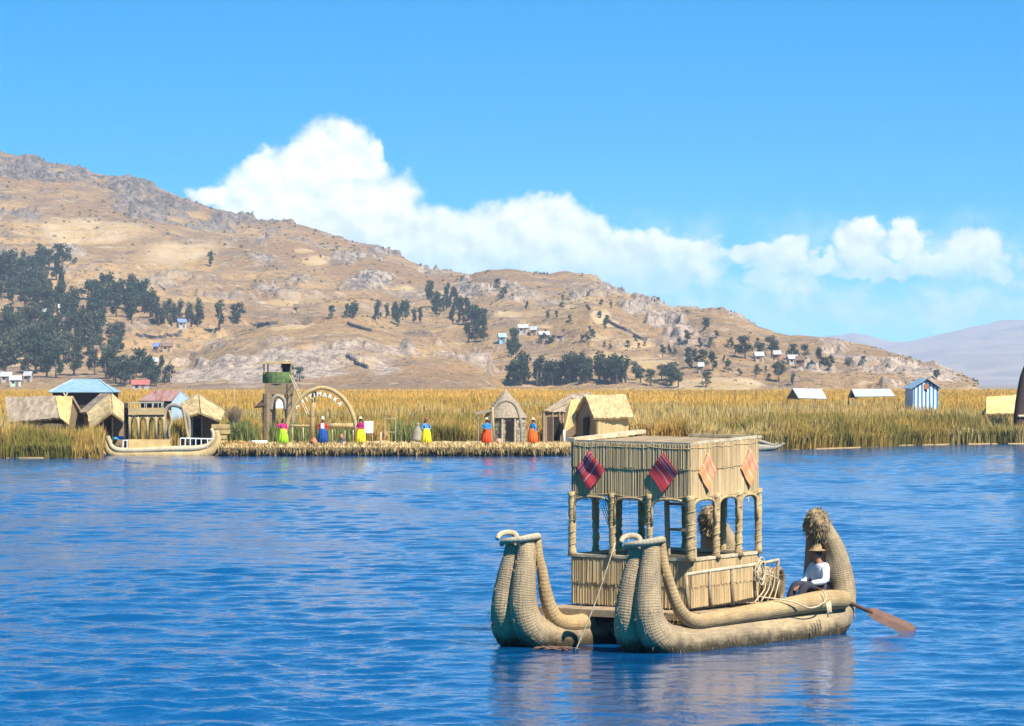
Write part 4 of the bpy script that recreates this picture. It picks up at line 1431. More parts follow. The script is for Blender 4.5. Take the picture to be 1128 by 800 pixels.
# ---- tan thatched hut
Yb = 220.0
root = empty("reed_hut", (X(665, Yb), Yb, GZ), 0, "tan reed hut with a broad smooth thatched roof above the near boat's cabin", "hut", "reed huts on the shore")
q = lambda px, py, dy: pt(px, py, Yb + dy) - root.location
a, b, c, d = q(644, 437.5, 1.6), q(688, 436.5, 3.4), q(697.5, 461, 1.7), q(653.5, 462.5, -.6)
mb = MB(); thatch_panel(mb, a, b, c, d, .16, 22, 10, rough=.035, fringe=.05, seed=41); mb.build("roof", M['thatch'], root)
e, f_ = q(629, 464, 3.2), q(670, 462, 5.8)
mb = MB(); thatch_panel(mb, b, a, e, f_, .16, 16, 8, seed=42); mb.build("roof", M['thatch'], root)
di, ci, ei, fi = d + Vector((.25, .35, .1)), c + Vector((-.3, .3, .1)), e + Vector((.3, -.2, .1)), f_ + Vector((-.3, -.2, .1))
mb = MB(); mb.slab([fl(di), fl(ci), ci, di], .1); mb.build("front_wall", M['thatch'], root)
mb = MB(); mb.slab([fl(ei), fl(di), di, a + Vector((.15, 0, -.22)), ei], .1); mb.slab([fl(fi), fl(ei), ei, fi], .1); mb.slab([fl(ci), fl(fi), fi, b + Vector((-.15, 0, -.22)), ci], .1)
mb.build("wall", M['mat_wall'], root)
mb = MB(); p = (ei + di) / 2; mb.box((p.x, p.y - .12, .85), (.12, .75, 1.7), math.atan2(di.y - ei.y, di.x - ei.x) - math.pi / 2); mb.build("doorway", M['dark'], root)

# ---- watchtower
Yb = 246.0
root = empty("watchtower", (X(307, Yb), Yb, 0.35), 0, "reed watchtower on dark legs with a green parapet and a flat roof", "tower")
def tx(px): return X(px, Yb) - root.location.x
def tz(py): return Z(py, Yb) - .35
mb = MB()
mb.tube([(tx(295), -.8, -.2), (tx(295.5), -.8, tz(434))], [.34, .36], 8); mb.build("leg", M['mat_wall'], root)
mb = MB(); mb.tube([(tx(319), -.8, -.2), (tx(318), -.8, tz(434))], [.24, .28], 8); mb.build("leg", M['mat_wall'], root)
mb = MB(); mb.tube([(tx(299), 1.2, -.2), (tx(299), 1.2, tz(434))], [.22, .24], 8); mb.build("leg", M['wood'], root)
mb = MB(); mb.tube([(tx(321), 1.2, -.2), (tx(321), 1.2, tz(434))], [.2, .22], 8); mb.build("leg", M['wood'], root)
mb = MB()
mb.box((tx(307.5), .1, (tz(434.5) + tz(423)) / 2), (tx(323) - tx(293), 2.1, tz(423) - tz(434.5)))
mb.build("platform", M['mat_wall'], root)
mb = MB()
P = spline([Vector((tx(299), -.9, tz(452))), Vector((tx(301), -.9, tz(441))), Vector((tx(307), -.9, tz(436))), Vector((tx(314), -.9, tz(441))), Vector((tx(316), -.9, tz(452)))], 5)
mb.tube([tuple(p) for p in P], .17, 8); mb.build("arch_brace", M['oldreed'], root, True)
mb = MB(); mb.lathe([(1.0, tz(422.5)), (1.18, tz(422)), (1.2, tz(416)), (1.16, tz(410)), (1.08, tz(410))], 20, (tx(306.5), .1, 0), pleat=.02, npl=10); mb.build("parapet", M['greenpaint'], root)
for px, y in ((291.5, -.6), (321, -.6), (294, 1.0), (319, 1.0), (311, -.75)):
    mb = MB(); mb.tube([(tx(px), y, tz(412)), (tx(px), y, tz(399.5))], .055, 6); mb.build("roof_post", M['wood'], root)
mb = MB(); mb.box((tx(306), .15, tz(399.6)), (tx(322.5) - tx(290), 2.3, .16), col=.7); mb.build("roof", M['thatch'], root)
mb = MB(); mb.box((tx(315), .4, (tz(400) + tz(408)) / 2), (.7, .08, .8)); mb.build("lookout_window", M['darkbrown'], root)
mb = MB()
for o_ in (-.22, .22): mb.bar((tx(321) + o_ * .3, -.9 + o_, tz(413)), (tx(341.5) + o_ * .3, -2.9 + o_, tz(456)), .06)
for k in range(9):
    f = (k + .5) / 9
    p = Vector((tx(321), -.9, tz(413))) * (1 - f) + Vector((tx(341.5), -2.9, tz(456))) * f
    mb.bar(p + Vector((-.06, -.24, 0)), p + Vector((.06, .24, 0)), .045)
mb.build("ladder", M['pale_wood'], root)
mb = MB(); mb.slab([(tx(282), -1.3, tz(448)), (tx(293), -1.3, tz(447)), (tx(293), -.6, tz(439)), (tx(289), -.6, tz(441))], .12); mb.build("side_awning", M['darkbrown'], root)

root = empty("tent", (X(309, 256), 256, .3), 0, "pale blue and white tent seen through the watchtower's arch", "tent")
mb = MB(); P = [pt(x, y, 256) - root.location for x, y in ((301, 450), (317, 450), (315, 444), (309, 437.5), (303, 444))]
mb.slab([p for p in P], 2.2); mb.build("canvas", M['white'], root)

# ---- arched sign
Ya = 209.0
root = empty("arch_sign", (X(353, Ya), Ya, GZ), 0, "tall golden reed arch carrying white letters over the landing", "sign")
mb = MB()
A = [(314, 489), (315, 474), (318.5, 459), (326, 445), (337, 433.5), (350, 428), (356, 427.5), (366, 430), (377, 438), (385, 449), (390.5, 463), (392.5, 476), (393, 489)]
P = [pt(x, y, Ya) - root.location for x, y in A]
mb.tube([tuple(p) for p in spline(P, 5)], .135, 12); mb.build("arch", M['goldroll'], root, True)


def letter(ch, parent, p, ang, h, mat):
    cu = bpy.data.curves.new("letter", 'FONT'); cu.body = ch; cu.size = h * 1.38; cu.extrude = .03; cu.align_x = 'CENTER'; cu.offset = .012
    o = bpy.data.objects.new("letter", cu); COL.objects.link(o)
    dg = bpy.context.evaluated_depsgraph_get()
    me = bpy.data.meshes.new_from_object(o.evaluated_get(dg)); bpy.data.objects.remove(o)
    me.materials.clear(); me.materials.append(mat)
    o = bpy.data.objects.new("letter", me); COL.objects.link(o)
    o.parent = parent
    o.matrix_local = Matrix.Translation(p) @ Matrix.Rotation(-ang, 4, 'Y') @ Matrix.Rotation(math.radians(90), 4, 'X') @ Matrix.Translation((0, -h * .5, 0))
    return o


for ch, px, py, ang in (("A", 326.5, 447.5, 52), ("T", 333.2, 441.6, 40), ("I", 337.6, 439.6, 29), ("T", 342, 437, 22), ("I", 346.3, 435.4, 12), ("M", 351.6, 434.0, 2),
                        ("A", 358, 434.8, -10), ("R", 363.8, 436.6, -22), ("K", 369.6, 440.0, -36), ("A", 374.6, 444.6, -48)):
    letter(ch, root, pt(px, py, Ya - .02) - root.location, math.radians(ang), .27, M['white'])
mb = MB(); mb.tube([(X(343, Ya) - root.location.x, .35, -.05), (X(343.5, Ya) - root.location.x, .33, 2.2), (X(346, Ya) - root.location.x, .3, Z(431, Ya) - GZ)], [.19, .16, .13], 10)
mb.build("centre_post", M['goldroll'], root, True)

o = MB().lathe([(.10, 0), (.24, .08), (.28, .25), (.2, .42), (.12, .5), (.15, .56)], 16).build("clay_pot", M['clay'], None, True, (X(345.5, 208.0), 208.0, GZ))
tag(o, "orange clay pot at the foot of the sign's middle post", "pot")

# bundle bench rails behind the women
def rail(pxs, py, Y, r, mat, label, posts):
    root = empty("bundle_rail", (X(pxs[0], Y), Y, GZ), 0, label, "rail")
    x1 = X(pxs[1], Y) - root.location.x
    z = Z(py, Y) - GZ
    MB().tube([(0, 0, z), (x1 * .3, .02, z + .03), (x1 * .7, 0, z + .01), (x1, 0, z + .03)], r, 10).build("beam", mat, root, True)
    for p in posts:
        xx = X(p, Y) - root.location.x
        MB().tube([(xx, 0, -.05), (xx, 0, z + .12)], .04, 6).build("leg", M['pale_wood'], root, True)


rail((361, 392), 469.5, 212.5, .17, M['goldroll'], "thick golden reed beam on posts behind the blue skirted woman", (366, 380, 389))
rail((319, 341), 469.5, 212.5, .07, M['goldroll'], "thin yellow pole rail between the green skirted woman and the middle post", (322, 334))

# small objects on the platform
def single(name, mb, mat, loc, label, cat, smooth=False, rz=0):
    o = mb.build(name, mat, None, smooth, loc); o.rotation_euler = (0, 0, rz)
    return tag(o, label, cat)


single("basin", MB().lathe([(.25, 0), (.5, .12), (.54, .3), (.50, .31), (.44, .14), (.1, .08)], 20), M['white'], (X(285.5, 211.5), 211.5, GZ), "white basin on the platform left of the green skirted woman", "basin", True)
root = empty("display_panel", (X(406, 214), 214, GZ), 0, "square white panel standing behind the pink bloused woman", "panel")
p = [pt(x, y, 214) - root.location for x, y in ((401.5, 477), (411, 477), (411, 464), (401.5, 464))]
MB().slab([p[0], p[1], p[2] + Vector((0, .25, 0)), p[3] + Vector((0, .25, 0))], .04).build("board", M['white'], root)
for k in (.1, .9):
    xx = p[0].x * (1 - k) + p[1].x * k
    MB().tube([(xx, .05, 0), (xx, .05, p[0].z + .02)], .03, 6).build("leg", M['pale_wood'], root)
root = empty("drying_frame", (X(430, 215), 215, GZ), 0, "empty thin wooden frame on legs between the panel and the yellow skirted women", "frame")
a0, a1 = X(424, 215) - root.location.x, X(436, 215) - root.location.x
z0, z1 = Z(476, 215) - GZ, Z(461, 215) - GZ
m_ = MB(); m_.bar((a0, 0, z0), (a1, 0, z0), .04); m_.bar((a0, 0, z1), (a1, 0, z1), .04); m_.build("crossbar", M['pale_wood'], root)
for a in (a0, a1): MB().bar((a, .002, -.02), (a, .002, z1 + .1), .04).build("leg", M['pale_wood'], root)
single("mooring_post", MB().tube([(0, 0, -.05), (.03, 0, .95)], .06, 8), M['pale_wood'], (X(419, 206), 206, GZ), "short pale post on the island edge right of the white panel", "post", True)
single("ball", MB().lathe([(.01, 0), (.13, .03), (.2, .13), (.22, .22), (.2, .32), (.12, .41), (.01, .44)], 16), M['pinkball'], (X(549.5, 212.6), 212.6, GZ), "pinkish round ball by the door post of the round hut", "ball", True)
mb = MB(); mb.lathe([(.42, 0), (.40, .15), (.3, .55), (.17, .85), (.1, 1.0), (.15, 1.08), (.12, 1.16), (.02, 1.2)], 16, pleat=.06, npl=7)
single("straw_stook", mb, M['oldreed'], (X(460, 213.5), 213.5, GZ + .25), "grey straw stook behind the yellow skirted woman standing alone", "stook", True)
# leafy cuttings beside the pink bloused woman
for (px, lab, Yk) in ((410, "small heap of fresh green cuttings by the pink bloused woman's feet", 207.5), (507, "low green plant on the island edge, between the lone yellow skirt and the red skirt", 208)):
    mb = MB()
    for k in range(46):
        a = random.uniform(0, 6.28); l = random.uniform(.2, .42); e = random.uniform(.15, 1.1)
        b = Vector((random.uniform(-.3, .3), random.uniform(-.15, .15), 0))
        tip = b + Vector((math.cos(a) * math.cos(e), math.sin(a) * math.cos(e), math.sin(e))) * l
        s = Vector((-math.sin(a), math.cos(a), 0)) * .05
        mb.add([b, (b + tip) / 2 + s, tip, (b + tip) / 2 - s], [(0, 1, 2, 3)], col=random.random())
    single("green_plant", mb, M['greenpaint'], (X(px, Yk), Yk, GZ), lab, "plant")

# stacked planks, the dry sheaf and the tall thin pole
root = empty("plank_stack", (X(243, 215), 215, GZ), 0, "stack of thick tan reed planks at the right end of the moored boat", "stack")
for k, (z, x0, x1) in enumerate(((0.0, 236, 249), (.34, 234, 250), (.68, 234, 253), (1.02, 233.5, 252.5))):
    MB().box(((X(x0, 215) + X(x1, 215)) / 2 - root.location.x, (k % 2) * .06, z + .16), (X(x1, 215) - X(x0, 215), .8, .27), col=.3 + .2 * k).build("plank", M['goldroll'], root)
mb = MB()
for k in range(170):
    a = random.uniform(0, 6.28); rr = random.random() ** .5
    b = Vector((.30 * rr * math.cos(a), .30 * rr * math.sin(a), 0)); t_ = Vector((.62 * rr * math.cos(a), .5 * rr * math.sin(a), 1.45 + .55 * random.random() - .35 * rr))
    mid = Vector((.26 * rr * math.cos(a), .26 * rr * math.sin(a), .6))
    mb.tube([b, mid, t_], [.022, .02, .012], 3, col=random.random())
single("reed_sheaf", mb, M['mat_wall'], (X(258.5, 219), 219, GZ + .75), "dark sheaf of dry reeds standing over the green rushes", "sheaf")
single("thin_pole", MB().tube([(0, 0, 0), (.04, 0, 3.2)], .028, 6), M['wood'], (X(257.3, 221), 221, GZ + .6), "thin upright pole above the dark reed sheaf", "pole", True)
mb = MB()
for k in range(1500):
    u_ = random.uniform(-1, 1); w_ = random.uniform(-1, 1)
    hgt = .42 * max(0, 1 - u_ * u_) ** .5 * max(0.05, 1 - w_ * w_) ** .5
    c0 = Vector((u_ * 1.35, w_ * .7, hgt * random.uniform(.4, 1)))
    dd = Vector((random.gauss(0, 1), random.gauss(0, .7), random.gauss(-.2, .35))).normalized() * .2
    s = dd.cross(Vector((random.random(), random.random(), 1))).normalized() * .022
    mb.add([c0 - dd - s, c0 - dd + s, c0 + dd + s, c0 + dd - s], [(0, 1, 2, 3)], col=random.random())
mb.lathe([(1.0, -.1), (.9, .1), (.6, .3), (.05, .36)], 16)
single("straw_heap", mb, M['thatch_gold'], (X(262, 206.5), 206.5, GZ - .1), "golden straw heap on the island edge by the moored boat", "heap")

# ---- shelters and striped hut out in the reeds, right
def shelter(label, ridge, eave, Y, gable_dark):
    root = empty("open_shelter", (X((ridge[0][0] + eave[1][0]) / 2, Y), Y, .1), 0, label, "shelter", "tin roofed shelters in the reeds")
    q = lambda p, dy: pt(p[0], p[1], Y + dy) - root.location
    a, b = q(ridge[0], 1.6), q(ridge[1], 1.6); d, c = q(eave[0], 0), q(eave[1], 0)
    m_ = MB(); m_.slab([a, b, c, d], .05)
    e = Vector((a.x - (d.x - a.x), a.y + 1.6, d.z)); f = Vector((b.x - (c.x - b.x), b.y + 1.6, c.z))
    m_.slab([b + Vector((0, .03, 0)), a + Vector((0, .03, 0)), e, f], .05)
    m_.build("roof", M['tin'], root)
    for p in (d, c, e, f, (d + c) / 2):
        MB().tube([(p.x * .97, p.y + .1, 0), (p.x * .97, p.y + .1, p.z - .04)], .05, 6).build("post", M['wood'], root)
    m_ = MB(); m_.bar(e + Vector((.1, 0, -.05)), d + Vector((.1, 0, -.05)), .07); m_.bar(e + Vector((.1, 0, -.1)), a + Vector((.1, 0, -.1)), .07); m_.bar(d + Vector((.1, .02, -.1)), a + Vector((.1, -.02, -.1)), .07)
    m_.build("gable_frame", M['wood'], root)
    if gable_dark:
        MB().slab([e + Vector((.2, 0, -.1)), d + Vector((.2, 0, -.1)), a + Vector((.2, 0, -.12))], .05).build("gable_board", M['dark'], root)


shelter("open shelter with a shiny tin roof, left one of two in the reeds", ((873, 428.3), (905, 429)), ((879.5, 439), (911, 440)), 300, False)
shelter("longer tin roofed shelter with a dark gable, right one of two in the reeds", ((938, 429.2), (980.5, 429)), ((942, 437.5), (986, 437)), 300, True)

Yb = 296.0
root = empty("striped_hut", (X(1016, Yb), Yb, .1), 0, "small tin roofed hut with blue and white striped front in the reeds", "hut")
q = lambda px, py, dy: pt(px, py, Yb + dy) - root.location
A, B, Pk, C2 = q(1006, 427.5, 0), q(1033.5, 427.2, .8), q(1020.5, 418.3, .4), q(997, 427.5, 3.2)
def top(x):
    if x < Pk.x: f = (x - A.x) / (Pk.x - A.x); return A.z + (Pk.z - A.z) * f
    f = (x - Pk.x) / (B.x - Pk.x); return Pk.z + (B.z - Pk.z) * f
nst = 13
for k in range(nst):
    xa = A.x + (B.x - A.x) * k / nst; xb = A.x + (B.x - A.x) * (k + 1) / nst
    ya = A.y + (B.y - A.y) * k / nst; yb_ = A.y + (B.y - A.y) * (k + 1) / nst
    MB().slab([Vector((xa, ya, 0)), Vector((xb, yb_, 0)), Vector((xb, yb_, top(xb) - .05)), Vector((xa, ya, top(xa) - .05))], .06).build("painted_board", M['bluepaint'] if k % 2 == 0 else M['white'], root)
MB().slab([Vector((C2.x, C2.y, 0)), Vector((A.x - .02, A.y, 0)), A - Vector((.02, 0, .05)), C2 - Vector((0, 0, .05))], .06).build("side_wall", M['tin_side'], root)
E2 = B + (C2 - A)
MB().slab([Vector((B.x + .02, B.y, 0)), Vector((E2.x, E2.y, 0)), E2 - Vector((0, 0, .05)), B + Vector((.02, 0, -.05))], .06).build("side_wall", M['tin_side'], root)
MB().slab([Vector((E2.x, E2.y, 0)), Vector((C2.x, C2.y, 0)), C2, Pk + (C2 - A) - Vector((0, 0, .1)), E2], .06).build("rear_wall", M['tin_side'], root)
m_ = MB(); ov = (A - B).normalized() * .25; fw = (A - C2).normalized() * .25
m_.slab([Pk + (C2 - A) + Vector((0, 0, .06)), Pk + fw + Vector((0, 0, .06)), A + ov + fw - Vector((0, 0, .08)), C2 + ov - Vector((0, 0, .08))], .05)
m_.slab([Pk + fw + Vector((.02, 0, .06)), Pk + (C2 - A) + Vector((.02, 0, .06)), E2 - ov - Vector((0, 0, .08)), B - ov + fw - Vector((0, 0, .08))], .05)
m_.build("roof", M['tin_blue'], root)
MB().box((Pk.x, Pk.y - .12, Pk.z - .62), (.42, .06, .5)).build("vent_window", M['clay'], root)

# ---- yellow roofed hut and leaning prow at the right edge
Yb = 254.0
root = empty("reed_hut", (X(1106, Yb), Yb, .1), 0, "bright yellow thatched hut among reeds at the right edge", "hut", "reed huts on the shore")
q = lambda px, py, dy: pt(px, py, Yb + dy) - root.location
a, b, c, d = q(1086.5, 439.5, 1.6), q(1150, 433.5, 2.2), q(1148, 457, .2), q(1086, 457.5, -.4)
mb = MB(); thatch_panel(mb, a, b, c, d, .15, 14, 8, rough=.03, seed=51); mb.build("roof", M['thatch_gold'], root)
mb = MB(); thatch_panel(mb, b, a, q(1090, 455, 5), q(1152, 455, 5.5), .15, 14, 8, seed=52); mb.build("roof", M['thatch_gold'], root)
mb = MB(); dd, cc_ = d + Vector((.3, .5, .1)), c + Vector((-.3, .5, .1))
mb.slab([fl(dd), fl(cc_), cc_, dd], .1); mb.slab([fl(dd + Vector((0, 4, 0))), fl(dd), dd, a - Vector((-.3, 0, .2)), dd + Vector((0, 4, 0))], .1); mb.build("wall", M['mat_wall'], root)
root = empty("leaning_prow", (X(1124, 246), 246, .1), 0, "tall dark brown reed boat prow leaning at the right edge", "prow")
q = lambda px, py: pt(px, py, 246) - root.location
mb = MB(); mb.tube([tuple(p) for p in spline([q(1122, 480), q(1122.5, 462), q(1125, 440), q(1129, 418), q(1134, 404)], 5)], .42, 10); mb.build("roll", M['darkbrown'], root, True)
mb = MB(); mb.tube([tuple(p) for p in spline([q(1130, 480), q(1131, 462), q(1134, 440), q(1138, 418), q(1143, 404)], 5)], .45, 10); mb.build("roll", M['mat_wall'], root, True)
mb = MB(); mb.tube([tuple(q(1120.5 + 1 * k, 458 + .6 * (k % 3)) + Vector((0, -.4, 0))) for k in range(12)], .1, 6); mb.build("lashing", M['rope'], root, True)

# =================================================================== REED BOATS
def roll(mb, path, n=16, per=8):
    """path of (x, y, z, r) swept as a reed roll"""
    s = spline(path, per)
    mb.tube([tuple(q[:3]) for q in s], [max(.01, float(q[3])) for q in s], n)


def lumpy(c, rad, seed, nu=18, nv=12, amp=.12):
    mb = MB(); r = random.Random(seed)
    ph = [r.uniform(0, 6.28) for _ in range(6)]
    vs = []; fs = []
    for j in range(nv + 1):
        b = math.pi * j / nv - math.pi / 2
        for i in range(nu):
            a = 2 * math.pi * i / nu
            k = 1 + amp * (math.sin(3 * a + ph[0] + 2 * b) * .5 + math.sin(5 * a + ph[1] - 3 * b) * .4 + math.sin(7 * b + ph[2]) * .3 + r.uniform(-.4, .4))
            vs.append((c[0] + rad[0] * k * math.cos(b) * math.cos(a), c[1] + rad[1] * k * math.cos(b) * math.sin(a), c[2] + rad[2] * k * math.sin(b)))
    for j in range(nv):
        for i in range(nu):
            i2 = (i + 1) % nu
            fs.append((j * nu + i, j * nu + i2, (j + 1) * nu + i2, (j + 1) * nu + i))
    mb.add(vs, fs, col=.5)
    return mb


def shaggy(mb, c, rad, n, ln, seed, w=.014):
    r = random.Random(seed)
    for k in range(n):
        d = Vector((r.gauss(0, 1), r.gauss(0, 1), r.gauss(0, 1))).normalized()
        p = Vector((c[0] + d.x * rad[0], c[1] + d.y * rad[1], c[2] + d.z * rad[2]))
        t = (Vector((r.gauss(0, .5), r.gauss(0, .5), -.8 + r.gauss(0, .5))) + d * .7).normalized() * ln * r.uniform(.5, 1.2)
        s = t.cross(d)
        s = (s.normalized() if s.length > 1e-6 else Vector((1, 0, 0))) * w
        mb.add([p - s, p + s, p + t], [(0, 1, 2)], col=r.random())


BOAT_RZ = math.radians(54)
OFF = Vector((3.1, 1.15, 0))
BX, BY = 2.09, 55.4
cu, su = math.cos(BOAT_RZ), math.sin(BOAT_RZ)
boat_loc = (BX + OFF.x * cu - OFF.y * su, BY + OFF.x * su + OFF.y * cu, 0)
boat = empty("reed_boat", boat_loc, BOAT_RZ, "large reed catamaran with thatched two tier cabin, curled bows and shaggy topped sterns", "boat", "reed boats")


def L(u, v, z): return Vector((u, v, z)) - OFF


def W_of(u, v, z):
    p = L(u, v, z)
    return Vector((boat_loc[0] + p.x * cu - p.y * su, boat_loc[1] + p.x * su + p.y * cu, p.z))


def near_hull(uo, vo, st, inner_end, seed):
    """two big side by side rolls, curled up at the bow and into a leaning head post at the stern"""
    def q(u, v, z, r): return (*L(uo + (u * st if u > 1 else u), vo + v, z - (.07 if u < .62 and z > 1.5 else 0)), r)
    prof = [(.30, 1.93, .15), (.25, 1.62, .175), (.17, 1.22, .205), (.11, .85, .235), (.13, .57, .26), (.27, .32, .295), (.56, .16, .325), (.98, .10, .35), (1.5, .09, .37), (3.0, .09, .385),
            (4.8, .10, .375), (5.8, .14, .35), (6.25, .30, .30), (6.42, .65, .245), (6.41, 1.1, .215), (6.29, 1.55, .185), (6.10, 1.92, .15)]
    mb = MB()
    for s in (-1, 1):
        roll(mb, [q(u, s * (r * (.80 if z > .5 else .84) if u < 5.9 else {.30: .29, .65: .31, 1.1: .27, 1.55: .20, 1.92: .10}[z]), z, r) for (u, z, r) in prof], 18)
    hull = mb.build("hull", M['hull'], boat, True)
    # stray reed ends standing off the rolls
    rs = random.Random(seed * 7); fz = MB()
    vv = [v for v in mb.v if v[2] > .06]
    cen = [Vector(q(u, 0, z, 0)[:3]) for (u, z, r) in prof]
    for k in range(1500):
        p = Vector(rs.choice(vv)) + Vector((rs.uniform(-.04, .04), rs.uniform(-.03, .03), rs.uniform(-.04, .04)))
        c_ = min(cen, key=lambda w: (w - p).length)
        dd = ((p - c_).normalized() * .35 + Vector((rs.gauss(0, .5), rs.gauss(0, .3), rs.gauss(0, .5)))).normalized() * rs.uniform(.04, .12)
        s_ = dd.cross(Vector((rs.random(), rs.random(), .3))).normalized() * .005
        fz.add([p - s_, p + s_, p + dd], [(0, 1, 2)], col=rs.random())
    fz.build("stray_reeds", M['strip'], hull)
    for s in (-1, 1):
        inner = (s == 1) if vo < 1 else (s == -1)
        g = []
        if not inner:
            dz_ = 0 if vo < 1 else -.20
            g += [(6.12, .53, .60, .10), (6.02, .53, .61, .17), (5.3, .52, .63, .185), (4.0, .51, .58, .165), (2.6, .50, .53, .15), (1.6, .49, .50, .14)]
        else:
            g += [(inner_end + .05, .5, .37, .14), (inner_end, .5, .37, .165), (1.05, .49, .36, .16), (.78, .46, .43, .15), (.61, .42, .62, .135), (.50, .38, .95, .115)]
        else_ = None
        if not inner:
            g += [(1.22, .48, .49, .135), (.90, .45, .57, .125), (.67, .42, .78, .11), (.52, .37, 1.12, .098)]
        g += [(.46, .34, 1.32, .092), (.45, .28, 1.62, .082), (.45, .24, 1.92, .072)]
        if vo > 1 and not inner: g = [(u, v, z - (.20 if u > .9 else .1 if u > .7 else 0), r) for (u, v, z, r) in g]
        mb = MB(); roll(mb, [q(u, s * v, z, r) for (u, v, z, r) in g], 14)
        mb.build("gunwale", M['gunwale'], hull, True)
    ring = [(.47, -.22, 1.92, .06), (.41, -.28, 1.99, .06), (.25, -.28, 1.985, .058), (.12, -.15, 1.95, .056), (.08, .05, 1.92, .055), (.11, .24, 1.89, .052), (.15, .31, 1.84, .042)]
    ring2 = [(.47, .20, 1.94, .05), (.47, .27, 2.02, .052), (.36, .35, 2.04, .05), (.22, .39, 2.01, .048), (.12, .38, 1.94, .04)]
    mb = MB(); roll(mb, [q(*p) for p in ring], 12); roll(mb, [q(*p) for p in ring2], 12)
    mb.build("bow_ring", M['ring'], hull, True)
    hc = q(6.02, 0, 1.96, 0)[:3]
    head = lumpy(hc, (.21, .25, .30), seed)
    shaggy(head, hc, (.21, .23, .29), 520, .12, seed + 5, .012)
    mz = lumpy((hc[0] - .10, hc[1] - .03, hc[2] + .10), (.17, .19, .19), seed + 9)
    head.add(mz.v, mz.f, col=.6)
    shaggy(head, (hc[0] - .10, hc[1] - .03, hc[2] + .10), (.16, .18, .18), 260, .10, seed + 6, .011)
    head.build("shaggy_top", M['shag'], hull)
    return hull


M['shag'] = simple("shaggy_reed", (0.34, 0.24, 0.125), (0.17, 0.115, 0.06), 0.9, 7, 0.9, 40, tone=0.45)
near_hull(0, 0, 1.0, 1.2, 3)
near_hull(-.26, 2.42, 1.07, 1.5, 8)

# deck
mb = MB()
nb = 13
for k in range(nb):
    v0 = -.12 + 3.1 * k / nb
    jit = random.uniform(-.05, .05)
    mb.box(L(3.35 + jit / 2, v0 + .12, .56 + random.uniform(-.006, .006)), (4.2 + jit, 3.1 / nb - .012, .06), col=random.random())
deck = mb.build("deck", M['wood'], boat)
mb = MB(); mb.box(L(1.235, 1.45, .545), (.07, 3.05, .12), col=.6); mb.box(L(5.2, 1.45, .50), (.08, 2.9, .12), col=.4)
for u_ in (2.2, 3.4, 4.6): mb.box(L(u_, 1.45, .46), (.12, 2.9, .11), col=.3)
mb.build("crossbeam", M['wood'], deck)

# cabin
CU0, CU1, CV0, CV1 = 2.11, 4.36, .25, 2.78
ZB, ZS, ZA, ZT = .60, 1.46, 2.55, 3.50


def T(u, v, z):
    k = (z - .6) / 2.9
    return L(u, v, z + (u - CU0) * (.012 + .024 * k) + (v - CV0) * (.004 + .008 * k))


def strip_wall(mb, A, B, nrm, tiers, pitch=.021, seed=0, inset=0.0):
    r = random.Random(seed)
    A = Vector((A[0], A[1])); B = Vector((B[0], B[1])); n2 = Vector(nrm)
    d = B - A; ln = d.length; d.normalize()
    for (zl, zh, out, jb, jt) in tiers:
        n = int(ln / pitch)
        for i in range(n):
            s0 = i * pitch + r.uniform(-.003, .003); w = pitch * r.uniform(.85, 1.15)
            o0 = out + r.uniform(0, .007); o1 = o0 + r.uniform(.006, .012)
            lo = zl + r.uniform(-jb, jb * .7); hi = zh + r.uniform(-jt, jt)
            if r.random() < .04: lo -= jb * 1.5
            sk = r.uniform(-.008, .008)
            vs = []
            for z, kk in ((lo, 0), (hi, sk)):
                flare = .006 * max(0, 1 - (z - zl) / .25) if kk == 0 else 0
                for s, o in ((s0 + kk, o0), (s0 + w / 2 + kk, o1), (s0 + w + kk, o0)):
                    p = A + d * s + n2 * (o + flare)
                    vs.append(T(p.x, p.y, z))
            mb.add(vs, [(0, 1, 4, 3), (1, 2, 5, 4)], col=r.random())
    # backing
    c = (A + B) / 2
    z0 = min(t[0] for t in tiers) + .05; z1 = max(t[1] for t in tiers) - .03
    ps = []
    for o in (-.05, .0):
        for z in (z0, z1):
            for q in (A, B):
                p = q + n2 * o; ps.append(T(p.x, p.y, z))
    mb.add(ps, [(0, 1, 3, 2), (4, 6, 7, 5), (0, 4, 5, 1), (2, 3, 7, 6), (0, 2, 6, 4), (1, 5, 7, 3)], col=.35)


